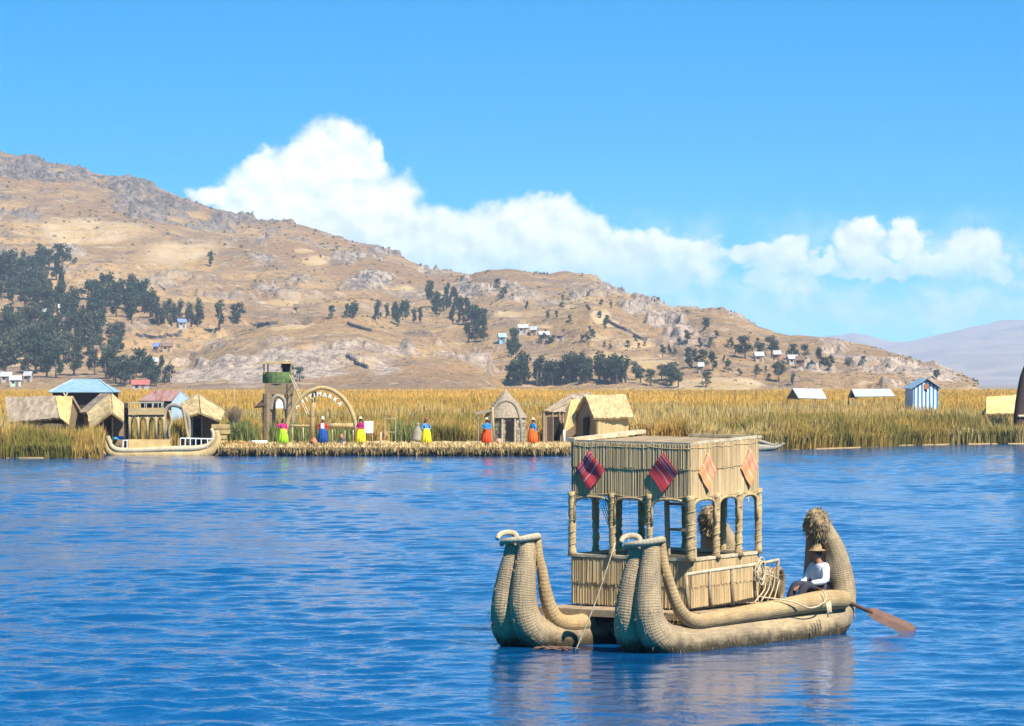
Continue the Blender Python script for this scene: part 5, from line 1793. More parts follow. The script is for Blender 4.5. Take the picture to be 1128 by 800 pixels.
FACES = [((CU0, CV0), (CU0, CV1), (-1, 0), "front"), ((CU0, CV0), (CU1, CV0), (0, -1), "right"), ((CU1, CV0), (CU1, CV1), (1, 0), "rear"), ((CU0, CV1), (CU1, CV1), (0, 1), "left")]
for k, (A, B, nn, nm) in enumerate(FACES):
    mb = MB(); strip_wall(mb, A, B, nn, [(ZB + .02, ZS, .0, .015, .008), (ZB + .40, ZS - .02, .012, .025, .01)], seed=k)
    mb.build("lower_wall", M['strip'], boat)
    mb = MB(); strip_wall(mb, A, B, nn, [(ZA - .03, ZT - .40, .0, .05, .01), (ZT - .44, ZT, .004, .022, .012)], seed=10 + k)
    uw = mb.build("upper_wall", M['strip'], boat)
    # binding cord and top batten
    mb = MB()
    o = .014
    a_ = (A[0] + nn[0] * o, A[1] + nn[1] * o); b_ = (B[0] + nn[0] * o, B[1] + nn[1] * o)
    for z, rr in ((ZT - .06, .009), (ZT - .44, .008), (ZA + .03, .010)):
        pts = []
        for i in range(19):
            f = i / 18
            pts.append(tuple(T(a_[0] * (1 - f) + b_[0] * f, a_[1] * (1 - f) + b_[1] * f, z + random.uniform(-.012, .012) - .02 * math.sin(math.pi * ((f * 3) % 1)))))
        mb.tube(pts, rr, 5)
    mb.build("binding_cord", M['post'], uw, True)
    # window sill rail
    mb = MB(); mb.bar(T(A[0] - nn[0] * .03, A[1] - nn[1] * .03, ZS + .02), T(B[0] - nn[0] * .03, B[1] - nn[1] * .03, ZS + .02), .13, .05, col=.8)
    mb.build("sill", M['pale_wood'], boat)

# posts and arches
def post(u, v, r, mat=None, z0=ZS, z1=ZA + .06):
    mb = MB()
    pts = []; rs = []
    for k in range(13):
        f = k / 12
        pts.append(tuple(T(u + random.uniform(-.006, .006), v + random.uniform(-.006, .006), z0 + (z1 - z0) * f)))
        rs.append(r * (1 + .16 * math.sin(k * 2.6) + random.uniform(-.05, .05)) * (1.35 if f < .06 or f > .93 else 1))
    mb.tube(pts, rs, 10, col=random.random())
    # spiral cord
    sp = []
    for k in range(90):
        f = k / 89
        a = f * 62
        sp.append(tuple(T(u + (r * 1.05) * math.cos(a), v + (r * 1.05) * math.sin(a), z0 + .04 + (z1 - z0 - .08) * f)))
    mb.tube(sp, .009, 4, col=.8)
    mb.build("post", mat or M['post'], boat, True)


third = [1 / 3, 2 / 3]
du, dv = CU1 - CU0, CV1 - CV0
for (u, v, r) in [(CU0, CV0, .078), (CU1, CV0, .062), (CU0, CV1, .065), (CU1, CV1, .065)]: post(u, v, r)
for f in third: post(CU0 + du * (f + .04), CV0, .064)
for f in third: post(CU0 + du * f, CV1, .06)
post(CU0, CV0 + dv * .34, .055); post(CU0, CV0 + dv * .655, .055)
for f in (.3, .62): post(CU1, CV0 + dv * f, .065)


def arch(A, B, nn, zt=ZA + .05, drop=.22):
    mb = MB(); A = Vector(A); B = Vector(B); d = B - A
    pts = []
    for k in range(17):
        f = k / 16
        a = math.pi * (1 - f)
        x = .5 + .5 * math.copysign(abs(math.cos(a)) ** .75, math.cos(a)); z = zt - .07 - drop * (1 - abs(math.sin(a)) ** .6)
        p = A + d * x
        pts.append(tuple(T(p.x + nn[0] * .015, p.y + nn[1] * .015, z)))
    pts = [tuple(Vector(pts[0]) - Vector((0, 0, .25)))] + pts + [tuple(Vector(pts[-1]) - Vector((0, 0, .25)))]
    mb.tube(pts, .027, 8, col=random.random())
    mb.build("window_arch", M['post'], boat, True)


def bays(A, B, nn, fr, rr):
    fs = [0] + fr + [1]
    A = Vector(A); B = Vector(B); d = (B - A); ln = d.length; dn = d.normalized()
    for a, b in zip(fs[:-1], fs[1:]):
        arch(A + d * a + dn * rr, A + d * b - dn * rr, nn)


bays((CU0, CV0), (CU1, CV0), (0, -1), [f + .04 for f in third], .06)
bays((CU0, CV0), (CU0, CV1), (-1, 0), [.34, .655], .055)
bays((CU0, CV1), (CU1, CV1), (0, 1), third, .06)
bays((CU1, CV0), (CU1, CV1), (1, 0), [.3, .62], .06)

# roof deck: floor of poles, rim planks
mb = MB()
for k in range(26):
    v0 = CV0 + .05 + (dv - .1) * k / 25
    mb.bar(T(CU0 + .03, v0, ZT - .035), T(CU1 - .03, v0, ZT - .035), .094, .06, col=random.random())
mb.build("roof_deck", M['wood'], boat)
mb = MB()
mb.bar(T(CU0 - .02, CV1 + .02, ZT + .03), T(CU1 + .05, CV1 + .02, ZT + .07), .16, .07, col=.95)
mb.bar(T(CU0 + .03, CV0 + .0, ZT + .012), T(CU0 + .03, CV1 + .05, ZT + .012), .07, .045, col=.5)
mb.bar(T(CU0 + .07, CV0 + .03, ZT + .02), T(CU1 + .06, CV0 + .03, ZT + .03), .07, .045, col=.8)
mb.bar(T(CU1 + .02, CV0 - .02, ZT + .03), T(CU1 + .02, CV0 + 1.45, ZT + .03), .14, .05, col=.7)
mb.build("roof_rim", M['pale_wood'], boat)

# ladder frame in the third front bay and loose cane in the first
mb = MB()
lv0, lv1 = CV0 + dv * .05, CV0 + dv * .27
for v_ in (lv0, lv1): mb.bar(T(CU0 + .35, v_, ZB), T(CU0 + .28, v_, ZA + .02), .075, .06, col=.75)
for z in (ZS + .05, ZS + .52, ZA - .12): mb.bar(T(CU0 + .315, lv0, z), T(CU0 + .315, lv1, z), .06, .05, col=.3)
mb.build("ladder", M['wood'], boat)
mb = MB()
for k in range(5):
    a = CV0 + dv * (.70 + .015 * k)
    mb.tube([tuple(T(CU0 + .05, a, ZA - .02 - .05 * k)), tuple(T(CU0 + .08, a - .06 - .02 * k, 2.0)), tuple(T(CU0 + .04, a - .10 - .03 * k, ZS + .02))], .008, 4)
mb.build("loose_cane", M['mat_wall'], boat)
mb = MB()
mb.box(T((CU0 + CU1) / 2 + .5, CV0 + dv * .5, ZB + .42), (.35, dv - .4, .07), col=.4); mb.box(T((CU0 + CU1) / 2 + .5, CV0 + dv * .5, ZB + .2), (.3, dv - .6, .4), col=.2)
mb.build("bench", M['wood'], boat)

# side railing on the right hull
mb = MB()
RP = [(1.06, .70, 1.30), (1.78, .70, 1.33), (2.50, .70, 1.35), (3.25, .72, 1.37), (4.02, .74, 1.42)]
rv = -.38
tops = [L(u - .06 * (1 - i / 4), rv, zt) for i, (u, zb, zt) in enumerate(RP)]
mb.tube([tuple(t) for t in tops], [.032] * 5, 8, col=.85)
rail_o = mb.build("railing", M['pale_wood'], boat, True)
for i, (u, zb, zt) in enumerate(RP):
    MB().tube([tuple(L(u, rv, zb)), tuple(L(u - .03, rv + .005, (zb + zt) / 2)), tuple(tops[i] + Vector((0, 0, .02)))], [.036, .032, .03], 8, col=random.random()).build("baluster", M['wood'], rail_o, True)

# frayed reed ends along the waterline of the near hull
mb = MB()
for k in range(70):
    u = random.uniform(.3, 6.2); a = random.uniform(-.35, .5)
    p = L(u, -.36 - .36 * math.cos(a), .09 - .36 * math.sin(a) + random.uniform(0, .1))
    if p.z < -.05: continue
    t = Vector((random.gauss(0, .07), -.02 - random.random() * .03, -random.uniform(.04, .16)))
    s = Vector((.006, 0, 0))
    mb.add([p - s, p + s, p + t], [(0, 1, 2)], col=random.random())
mb.build("frayed_reeds", M['mat_wall'], boat)


# ---- striped cloth diamonds
def stripe_mat(name, base, pale, dark):
    m, t, b = material(name)
    uv = t.new('ShaderNodeUVMap'); s = t.new('ShaderNodeSeparateXYZ'); t.link(uv.outputs[0], s.inputs[0])
    rp = t.new('ShaderNodeValToRGB'); cr = rp.color_ramp; cr.interpolation = 'CONSTANT'
    stops = [(0, base), (.06, pale), (.085, base), (.15, dark), (.20, pale), (.225, base), (.30, pale), (.32, base), (.56, pale), (.60, base), (.86, dark), (.885, base)]
    cr.elements[0].position = 0; cr.elements[0].color = c4(base)
    cr.elements[1].position = stops[1][0]; cr.elements[1].color = c4(stops[1][1])
    for p_, c_ in stops[2:]:
        e = cr.elements.new(p_); e.color = c4(c_)
    t.link(s.outputs[0], rp.inputs[0])
    tc = t.new('ShaderNodeTexCoord')
    n = t.noise(tc.outputs['Object'], 14, 3)
    col = t.mix(t.math('MULTIPLY', t.ramp(n, .4, .7), .3), rp.outputs[0], c4(tuple(x * .6 for x in base)))
    t.link(col, b.inputs['Base Color']); b.inputs['Roughness'].default_value = .9
    return m


M['redstripe'] = stripe_mat("red_striped_cloth", (0.62, 0.05, 0.05), (0.66, 0.42, 0.40), (0.17, 0.04, 0.12))
M['orangestripe'] = stripe_mat("orange_striped_cloth", (0.66, 0.27, 0.10), (0.75, 0.52, 0.42), (0.58, 0.14, 0.11))


def diamond(face, f, mat, label, flip, w, h):
    A, B, nn, _ = face
    A = Vector(A); B = Vector(B); d = (B - A)
    dn = d.normalized()
    c = A + d * f
    zc = ZT - .50
    n = 8
    vs = []; uvs = []
    for j in range(n + 1):
        for i in range(n + 1):
            s, t = i / n, j / n                      # s across stripes, t along
            x = (t - s) * w / 2 if flip else (s - t) * w / 2
            z = h / 2 - (s + t) * h / 2
            x, z = (x, z)
            o = .05 + .012 * math.sin(5 * s + 3 * t) + .01 * math.sin(9 * t)
            p = c + dn * x + Vector(nn) * o
            vs.append(W_of(*(T(p.x, p.y, zc + z) + OFF))); uvs.append((s, t))
    c0 = W_of(*(T(c.x, c.y, zc) + OFF))
    k = len(vs); nr = (Vector((nn[0] * cu - nn[1] * su, nn[0] * su + nn[1] * cu, 0)))
    V = [p - c0 for p in vs] + [p - c0 - nr * .008 for p in vs]
    mb = MB(); fs = []; fu = []; Wd = n + 1
    for j in range(n):
        for i in range(n):
            q = (j * Wd + i, j * Wd + i + 1, (j + 1) * Wd + i + 1, (j + 1) * Wd + i)
            fs.append(q); fu.append([uvs[a] for a in q])
            q2 = tuple(reversed(q)); fs.append(tuple(k + a for a in q2)); fu.append([uvs[a] for a in q2])
    ring = list(range(Wd)) + [j * Wd + n for j in range(1, Wd)] + [n * Wd + i for i in range(n - 1, -1, -1)] + [j * Wd for j in range(n - 1, 0, -1)]
    for a, b in zip(ring, ring[1:] + ring[:1]):
        fs.append((b, a, k + a, k + b)); fu.append([uvs[b], uvs[a], uvs[a], uvs[b]])
    mb.add(V, fs, fu)
    o = mb.build("hanging_cloth", M[mat], None, False, c0)
    tag(o, label, "cloth", "striped cloth diamonds on the cabin")


diamond(FACES[0], .835, 'redstripe', "red striped diamond cloth on the cabin's shaded front, the left one", True, .62, .72)
diamond(FACES[0], .215, 'redstripe', "red striped diamond cloth on the cabin's shaded front, beside the corner", False, .62, .72)
diamond(FACES[1], .22, 'orangestripe', "orange striped diamond cloth on the cabin's sunny side, near the corner", True, .56, .70)
diamond(FACES[1], .84, 'orangestripe', "orange striped diamond cloth on the cabin's sunny side, the far right one", True, .56, .70)

# ---- rolled reed bundle on the after deck
p = W_of(5.05, .55, .60)
root = empty("reed_bundle", p, BOAT_RZ + .3, "coiled brown reed bundle on deck behind the railing", "bundle")
mb = MB()
for k in range(9):
    a0 = k * .7
    mb.tube([(.30 * math.cos(a0 + t * .35) * (1 - .05 * (k % 3)), (k - 4) * .07, .31 + .28 * math.sin(a0 + t * .35) * (1 - .05 * (k % 3))) for t in range(19)], .045, 6, col=random.random())
shaggy(mb, (0, 0, .31), (.31, .32, .29), 500, .14, 77, .010)
mb.build("coil", M['shag'], root)

# ---- rope coil on the railing, bow painter, rope knot
root = empty("rope_coil", W_of(3.25, rv - .05, 1.38), BOAT_RZ, "pale rope coiled over the boat's side railing", "rope")
mb = MB()
for k in range(5):
    rr = .17 + .018 * ((k * 3) % 5)
    mb.tube([(rr * .62 * math.cos(t * .35 + k) + .03 * math.sin(k * 2.1 + t * .5), -.03 - .012 * k, -.12 + rr * math.sin(t * .35 + k) * .9 + .03 * math.sin(k * 3.3 + t * .3)) for t in range(19)], .014, 5)
for k in range(4):
    mb.tube([tuple(q) for q in spline([Vector((-.06 * k, -.02, -.1)), Vector((.1 + .16 * k, -.05, .02 - .1 * k)), Vector((.15 + .14 * k, -.06, -.4)), Vector((-.25 + .22 * k, -.08, -.66))], 5)], .013, 5)
mb.build("coil", M['rope'], root, True)
mb = MB()
base = W_of(4.6, -.72, .72)
mb.tube([tuple(q) for q in spline([W_of(3.3, -.45, .80) - base, W_of(3.9, -.72, .70) - base, W_of(4.5, -.77, .55) - base, W_of(5.0, -.78, .66) - base, W_of(5.05, -.70, .84) - base], 8)], .014, 5)
for k in range(5):
    mb.tube([(.24 + .03 * k, -.28 + .12 * k, -.06), (.26 + .03 * k, -.31 + .12 * k, -.2 - .02 * k), (.27 + .02 * k, -.3 + .12 * k, -.32 + .03 * k)], .012, 5)
o = mb.build("slack_rope", M['rope'], None, True, base); tag(o, "slack pale rope draped along the near hull's thick side roll", "rope")
base = W_of(-.02, .40, 1.86)
end = W_of(-.45, .95, -.02)
mb = MB(); dlt = end - base
mb.tube([tuple(dlt * f + Vector((0, 0, -.10 * math.sin(math.pi * f)))) for f in [k / 12 for k in range(13)]], .012, 5)
o = mb.build("mooring_rope", M['rope'], None, True, base); tag(o, "thin rope running from the nearest curled bow down to the water", "rope")
base = W_of(-.35, 1.1, .02)
mb = MB()
for k in range(16):
    a = random.uniform(-.5, .5) + math.radians(170); l = random.uniform(.15, .5)
    b = Vector((random.uniform(-.35, .2), random.uniform(-.1, .1), random.uniform(0, .03)))
    mb.tube([b, b + Vector((math.cos(a) * l * .5, math.sin(a) * l * .2, .03)), b + Vector((math.cos(a) * l, math.sin(a) * l * .3, random.uniform(0, .05)))], .014, 4, col=random.random())
o = mb.build("floating_reeds", M['paddle'], None, False, base); tag(o, "orange brown reed scraps floating where the bow rope meets the water", "scraps")
for k in range(2):
    b = W_of(1.02 - .1 * k, 2.02 - .12 * k, -.05)
    o = MB().tube([(0, 0, 0), (.02, 0, .55 - .1 * k)], .03, 6).build("mooring_stake", M['pale_wood'], None, True, b)
    tag(o, ("pale stake in the water by the cut end of the left bow's roll", "shorter stake beside the pale one between the two hulls")[k], "stake")


# =================================================================== MOORED BOAT ON THE SHORE
Ys = 205.5
sb = empty("reed_boat", (X(180, Ys), Ys, 0), math.radians(3), "long golden reed boat moored at the left, with arcaded cabin and white railings", "boat", "reed boats")
def bx(px): return X(px, Ys) - sb.location.x
def bzz(py): return Z(py, Ys)
mb = MB()
for s in (-1, 1):
    roll(mb, [(bx(118.5), s * .22, bzz(481), .13), (bx(118.2), s * .24, bzz(487), .20), (bx(120), s * .3, bzz(494), .28), (bx(127), s * .36, bzz(500), .36), (bx(145), s * .40, bzz(502), .42), (bx(180), s * .42, bzz(502), .42), (bx(215), s * .4, bzz(502), .42),
              (bx(231), s * .34, bzz(498), .36), (bx(238), s * .28, bzz(490), .28), (bx(239.5), s * .24, bzz(482), .2), (bx(238), s * .2, bzz(475), .13)], 14, 5)
hl = mb.build("hull", M['goldroll'], sb, True)
for s in (-1, 1):
    mb = MB()
    roll(mb, [(bx(119), s * .38, bzz(480.5), .11), (bx(121), s * .42, bzz(486), .13), (bx(125), s * .55, bzz(492.5), .16), (bx(134), s * .6, bzz(496), .18), (bx(160), s * .62, bzz(496), .19), (bx(190), s * .62, bzz(494.5), .19), (bx(215), s * .6, bzz(494), .18),
              (bx(228), s * .5, bzz(491), .16), (bx(234), s * .42, bzz(485), .14), (bx(235), s * .36, bzz(478), .12), (bx(232.5), s * .3, bzz(472.5), .09)], 10, 5)
    mb.build("gunwale", M['ring'], hl, True)
mb = MB(); mb.box((bx(139.8), -.1, (bzz(444) + bzz(496)) / 2), (.3, .5, bzz(444) - bzz(496))); mb.build("corner_post", M['darkbrown'], sb)
mb = MB(); mb.box((bx(165), .1, bzz(489.5)), (bx(188) - bx(142.5), 1.5, bzz(484) - bzz(495)), col=.8); mb.build("lower_wall", M['thatch_gold'], sb)
mb = MB(); mb.box((bx(162), .1, (bzz(449.5) + bzz(456)) / 2), (bx(182) - bx(142.5), 1.5, bzz(449.5) - bzz(456)), col=.6); mb.build("upper_wall", M['goldroll'], sb)
mb = MB(); mb.box((bx(162), .1, bzz(456.3) + .0), (bx(182) - bx(141.8), 1.6, .08), col=.4); mb.build("cornice", M['thatch'], sb)
for px in (143.5, 153, 163, 172.5, 181):
    for y in (-.55, .75):
        MB().tube([(bx(px), y, bzz(484.5)), (bx(px), y, bzz(456.5))], .085, 8).build("post", M['goldroll'], sb, True)
for a, b in ((143.5, 153), (153, 163), (163, 172.5), (172.5, 181)):
    for y in (-.55, .75):
        P = [(bx(a), y, bzz(468)), (bx(a + 1.3), y, bzz(462)), (bx((a + b) / 2), y, bzz(458.6)), (bx(b - 1.3), y, bzz(462)), (bx(b), y, bzz(468))]
        MB().tube([tuple(q) for q in spline(P, 4)], .07, 8).build("window_arch", M['goldroll'], sb, True)
rr = MB(); rr.bar((bx(142), -.62, bzz(443.6)), (bx(180), -.62, bzz(443.2)), .07); rr.bar((bx(142), .8, bzz(443.6)), (bx(180), .8, bzz(443.2)), .07)
rl = rr.build("upper_railing", M['pale_wood'], sb)
for px in (142.3, 149, 155.5, 162, 168.5, 175, 180):
    MB().bar((bx(px), -.62, bzz(450)), (bx(px), -.62, bzz(443.2)), .05).build("baluster", M['pale_wood'], rl)
mb = MB()
P = [(bx(184.5), -.3, bzz(488)), (bx(182.5), -.3, bzz(470)), (bx(182), -.3, bzz(455)), (bx(186), -.3, bzz(447.8)), (bx(193), -.3, bzz(446.5)), (bx(201), -.3, bzz(450)), (bx(207), -.3, bzz(460)), (bx(208.5), -.3, bzz(474)), (bx(208), -.3, bzz(488))]
mb.tube([tuple(q) for q in spline(P, 5)], .13, 10); mb.build("boarding_arch", M['oldreed'], sb, True)
mb = MB(); P = [(bx(201), -.45, bzz(447)), (bx(204), -.5, bzz(462)), (bx(206), -.5, bzz(475)), (bx(209.5), -.4, bzz(489))]
mb.tube([tuple(q) for q in spline(P, 5)], .10, 8); mb.build("arch_brace", M['goldroll'], sb, True)
mb = MB(); P = [(bx(187), -.5, bzz(452)), (bx(189), -.55, bzz(464)), (bx(186.5), -.55, bzz(475)), (bx(188), -.4, bzz(488))]
mb.tube([tuple(q) for q in spline(P, 5)], .07, 8); mb.build("arch_brace", M['goldroll'], sb, True)
mb = MB(); mb.bar((bx(199), -.6, bzz(482.5)), (bx(236), -.5, bzz(483.5)), .07); r2 = mb.build("bow_railing", M['white'], sb)
for px in (199, 204.5, 210, 216, 222, 229): MB().bar((bx(px), -.6, bzz(493)), (bx(px), -.6, bzz(482.8)), .06).build("baluster", M['white'], r2)
mb = MB(); mb.bar((bx(136), -.6, bzz(485)), (bx(146), -.6, bzz(484.5)), .06); r3 = mb.build("stern_railing", M['white'], sb)
for px in (136.5, 141): MB().bar((bx(px), -.62, bzz(495)), (bx(px), -.62, bzz(484.8)), .06).build("baluster", M['white'], r3)
root = empty("carved_figure", (X(173, Ys), Ys + .1, bzz(484.5)), 0, "small yellow reed figure standing in the moored boat's cabin arcade", "figure")
MB().lathe([(.2, 0), (.2, .2), (.14, .7), (.16, .95), (.08, 1.1), (.11, 1.25), (.1, 1.4), (.02, 1.48)], 12).build("body", M['thatch_gold'], root, True)
o = MB().slab([(-.45, -.3, .35), (.4, -.3, .3), (.5, .3, .42), (-.3, .3, .5)], .06).build("blue_sheet", cloth("blue_sheet", (.05, .36, .62)), None, False, (X(133, Ys), Ys + .2, bzz(489)))
tag(o, "bright blue sheet lying on the moored boat's left end", "sheet")

# ---- grey boat whose curved bow shows right of the cabin
Yg = 219.0
gb = empty("reed_boat", (X(826, Yg), Yg, 0), 0, "low grey reed boat whose curled tip peeps out to the right of the near cabin", "boat", "reed boats")
mb = MB()
gx = lambda px: X(px, Yg) - gb.location.x
for s in (-1, 1):
    roll(mb, [(gx(798), s * .28, .12, .20), (gx(808), s * .32, .18, .33), (gx(826), s * .34, .16, .34), (gx(842), s * .28, .22, .26), (gx(852), s * .22, .22, .18), (gx(859), s * .26, .3, .11), (gx(863.5), s * .34, .52, .06)], 12, 5)
mb.build("hull", M['oldreed'], gb, True)
mb = MB(); roll(mb, [(gx(800), -.5, .5, .12), (gx(826), -.5, .72, .14), (gx(838), -.42, .62, .13), (gx(849), -.3, .42, .1), (gx(854), -.26, .42, .08), (gx(856), -.25, .55, .05)], 10, 5)
mb.build("gunwale", M['oldreed'], gb, True)


# =================================================================== PEOPLE
def skin_mesh(name, nodes, edges, rootn, sub=1):
    names = list(nodes)
    me = bpy.data.meshes.new("tmp_skin")
    me.from_pydata([nodes[k][0] for k in names], [(names.index(a), names.index(b)) for a, b in edges], [])
    o = bpy.data.objects.new("tmp_skin", me); COL.objects.link(o)
    md = o.modifiers.new("Skin", 'SKIN'); md.use_smooth_shade = True
    sd = me.skin_vertices[0].data if me.skin_vertices else None
    if sd is None:
        bpy.context.view_layer.objects.active = o
        sd = me.skin_vertices[0].data
    for i, k in enumerate(names):
        r = nodes[k][1]
        sd[i].radius = r if isinstance(r, tuple) else (r, r)
        sd[i].use_root = (k == rootn)
    s = o.modifiers.new("Sub", 'SUBSURF'); s.levels = sub; s.render_levels = sub
    dg = bpy.context.evaluated_depsgraph_get(); dg.update()
    m2 = bpy.data.meshes.new_from_object(o.evaluated_get(dg))
    m2.name = name
    bpy.data.objects.remove(o)
    return m2


def link_mesh(name, me, mat, parent):
    me.materials.clear(); me.materials.append(mat)
    o = bpy.data.objects.new(name, me); COL.objects.link(o); o.parent = parent
    return o


def add_hand(nodes, edges, tag_, wrist, direction, palmdown, k=1.0):
    """palm with four unequal bent fingers and a thumb, grown from the wrist"""
    d = Vector(direction).normalized(); n = Vector(palmdown).normalized()
    s = d.cross(n).normalized()
    w = Vector(wrist)
    pn = tag_ + "palm"
    nodes[pn] = (tuple(w + d * .055 * k), (.033 * k, .018 * k))
    edges.append((tag_ + "wr", pn))
    for i, ln in enumerate((.066, .075, .07, .055)):
        off = s * (.027 - .018 * i) * k
        a = w + d * .085 * k + off
        b = a + (d * .55 * ln + n * .02) * k
        c = b + (d * .35 * ln + n * .035) * k
        for nm, p, r in (("a", a, .0105), ("b", b, .0095), ("c", c, .008)):
            nodes[f"{tag_}f{i}{nm}"] = (tuple(p), r * k)
        edges += [(pn, f"{tag_}f{i}a"), (f"{tag_}f{i}a", f"{tag_}f{i}b"), (f"{tag_}f{i}b", f"{tag_}f{i}c")]
    t0 = w + d * .035 * k + s * .035 * k; t1 = t0 + (d * .03 + s * .02 + n * .018) * k
    nodes[tag_ + "t0"] = (tuple(t0), .0115 * k); nodes[tag_ + "t1"] = (tuple(t1), .009 * k)
    edges += [(pn, tag_ + "t0"), (tag_ + "t0", tag_ + "t1")]


def person(px_or_loc, Y, rz, label, skirt, top, hat, arms, height=1.55, group=None, kind='woman', apron=None, seated=False, z=GZ, child=False, sleeve_mat=None):
    loc = px_or_loc if isinstance(px_or_loc, Vector) else Vector((X(px_or_loc, Y), Y, z))
    root = empty("person", loc, rz, label, "person", group)
    S = height / 1.55
    N = {}; E = []
    if not seated:
        N.update({'pel': ((0, 0, .80), (.14, .11)), 'wai': ((0, .0, .98), (.13, .10)), 'che': ((0, .01, 1.16), (.145, .105)), 'nek': ((0, .015, 1.285), .05), 'hd0': ((0, .0, 1.36), (.068, .075)), 'hd1': ((0, -.005, 1.46), (.076, .09)), 'hd2': ((0, 0, 1.515), (.055, .065))})
        for s, t in ((-1, 'l'), (1, 'r')):
            N[t + 'hip'] = ((s * .085, 0, .72), .088); N[t + 'kne'] = ((s * .09, -.01, .42), .06); N[t + 'ank'] = ((s * .09, .01, .08), .042); N[t + 'toe'] = ((s * .10, -.13, .035), (.04, .03))
            E += [('pel', t + 'hip'), (t + 'hip', t + 'kne'), (t + 'kne', t + 'ank'), (t + 'ank', t + 'toe')]
    else:
        N.update({'pel': ((0, 0, .10), (.15, .13)), 'wai': ((0, -.02, .25), (.14, .11)), 'che': ((0, -.05, .43), (.16, .11)), 'nek': ((0, -.07, .565), .055), 'hd0': ((0, -.10, .635), (.07, .078)), 'hd1': ((0, -.115, .73), (.078, .092)), 'hd2': ((0, -.11, .785), (.058, .068))})
        for s, t in ((-1, 'l'), (1, 'r')):
            N[t + 'hip'] = ((s * .09, -.08, .09), .095); N[t + 'kne'] = ((s * .13, -.44, .20), .07); N[t + 'ank'] = ((s * .12, -.62, -.14), .048); N[t + 'toe'] = ((s * .13, -.76, -.17), (.045, .033))
            E += [('pel', t + 'hip'), (t + 'hip', t + 'kne'), (t + 'kne', t + 'ank'), (t + 'ank', t + 'toe')]
    E += [('pel', 'wai'), ('wai', 'che'), ('che', 'nek'), ('nek', 'hd0'), ('hd0', 'hd1'), ('hd1', 'hd2')]
    hz = N['hd1'][0]
    N['nose'] = ((hz[0], hz[1] - .098, hz[2] - .005), .014); E.append(('hd1', 'nose'))
    ch = N['che'][0]
    for s, t in ((-1, 'l'), (1, 'r')):
        el, wr = arms[t]
        N[t + 'sho'] = ((s * .165, ch[1], ch[2] + .06), .062); N[t + 'elb'] = (tuple(el), .044); N[t + 'wr'] = (tuple(wr), .028)
        E += [('che', t + 'sho'), (t + 'sho', t + 'elb'), (t + 'elb', t + 'wr')]
        dr = Vector(wr) - Vector(el)
        add_hand(N, E, t, wr, dr, (0, -.3, -1) if abs(dr.normalized().z) < .8 else (-s, 0, 0))
    body = link_mesh("body", skin_mesh("person_body", N, E, 'pel'), M['skin'], root)
    # blouse / shirt: torso and sleeves a little fuller than the body
    J = {k: N[k] for k in ('wai', 'che')}
    pw = N['wai'][0]
    lo = Vector(N['pel'][0]) * .55 + Vector(pw) * .45
    g = 1.18
    sc = lambda r, q: tuple(x * q for x in r) if isinstance(r, tuple) else r * q
    J = {'lo': (tuple(lo), sc(N['wai'][1], 1.32)), 'wai': (pw, sc(N['wai'][1], g * 1.05)), 'che': (ch, sc(N['che'][1], g)), 'col': (tuple(Vector(N['nek'][0]) * .75 + Vector(ch) * .25), .062)}
    JE = [('lo', 'wai'), ('wai', 'che'), ('che', 'col')]
    for t in 'lr':
        J[t + 'sho'] = (N[t + 'sho'][0], .082); J[t + 'elb'] = (N[t + 'elb'][0], .066)
        cuff = Vector(N[t + 'elb'][0]) * .12 + Vector(N[t + 'wr'][0]) * .88
        J[t + 'cuf'] = (tuple(cuff), .05)
        JE += [('che', t + 'sho'), (t + 'sho', t + 'elb'), (t + 'elb', t + 'cuf')]
    link_mesh("blouse" if kind == 'woman' else "shirt", skin_mesh("blouse", J, JE, 'che'), top, body)
    if kind == 'woman':
        mb = MB(); mb.lathe([(.155, 1.0), (.21, .93), (.255, .78), (.29, .5), (.305, .25), (.295, .245), (.1, .9)], 48, pleat=.15, npl=11)
        mb.build("skirt", skirt, body, True)
        if apron is not None:
            mb = MB(); mb.slab([(-.10, -.15, .98), (.10, -.15, .98), (.11, -.17, 1.12), (.09, -.145, 1.27), (-.09, -.145, 1.27), (-.11, -.17, 1.12)], .03); mb.build("apron", apron, body)
    else:
        K = {'p': (N['pel'][0], sc(N['pel'][1], 1.1))}; KE = []
        for t in 'lr':
            for a, q in (('hip', 1.15), ('kne', 1.25)): K[t + a] = (N[t + a][0], sc(N[t + a][1], q))
            K[t + 'cf'] = (tuple(Vector(N[t + 'kne'][0]) * .15 + Vector(N[t + 'ank'][0]) * .85), .062)
            KE += [('p', t + 'hip'), (t + 'hip', t + 'kne'), (t + 'kne', t + 'cf')]
        link_mesh("trousers", skin_mesh("trousers", K, KE, 'p'), skirt, body)
    # hair: cap and two braids
    hx, hy, hzz = hz
    mb = MB()
    vs = []
    mb2 = lumpy((hx, hy + .022, hzz + .012), (.082, .092, .098), 4, 14, 10, .04)
    mb.add(mb2.v, mb2.f)
    if kind == 'woman':
        for s in (-1, 1): mb.tube([(hx + s * .06, hy + .07, hzz - .03), (hx + s * .075, hy + .12, hzz - .2), (hx + s * .06, hy + .15, hzz - .42)], [.028, .024, .012], 8)
    # keep the face clear: pull the cap behind the brow
    mb.v = [(x, max(y, hy - .045) if z < hzz + .05 else y, z) for x, y, z in mb.v]
    mb.build("hair", M['hair'], body, True)
    # eyes and mouth
    mb = MB()
    for s in (-1, 1): mb.box((hx + s * .03, hy - .088, hzz + .012), (.018, .012, .009))
    mb.box((hx, hy - .088, hzz - .05), (.035, .01, .007))
    mb.build("face", M['hair'], body)
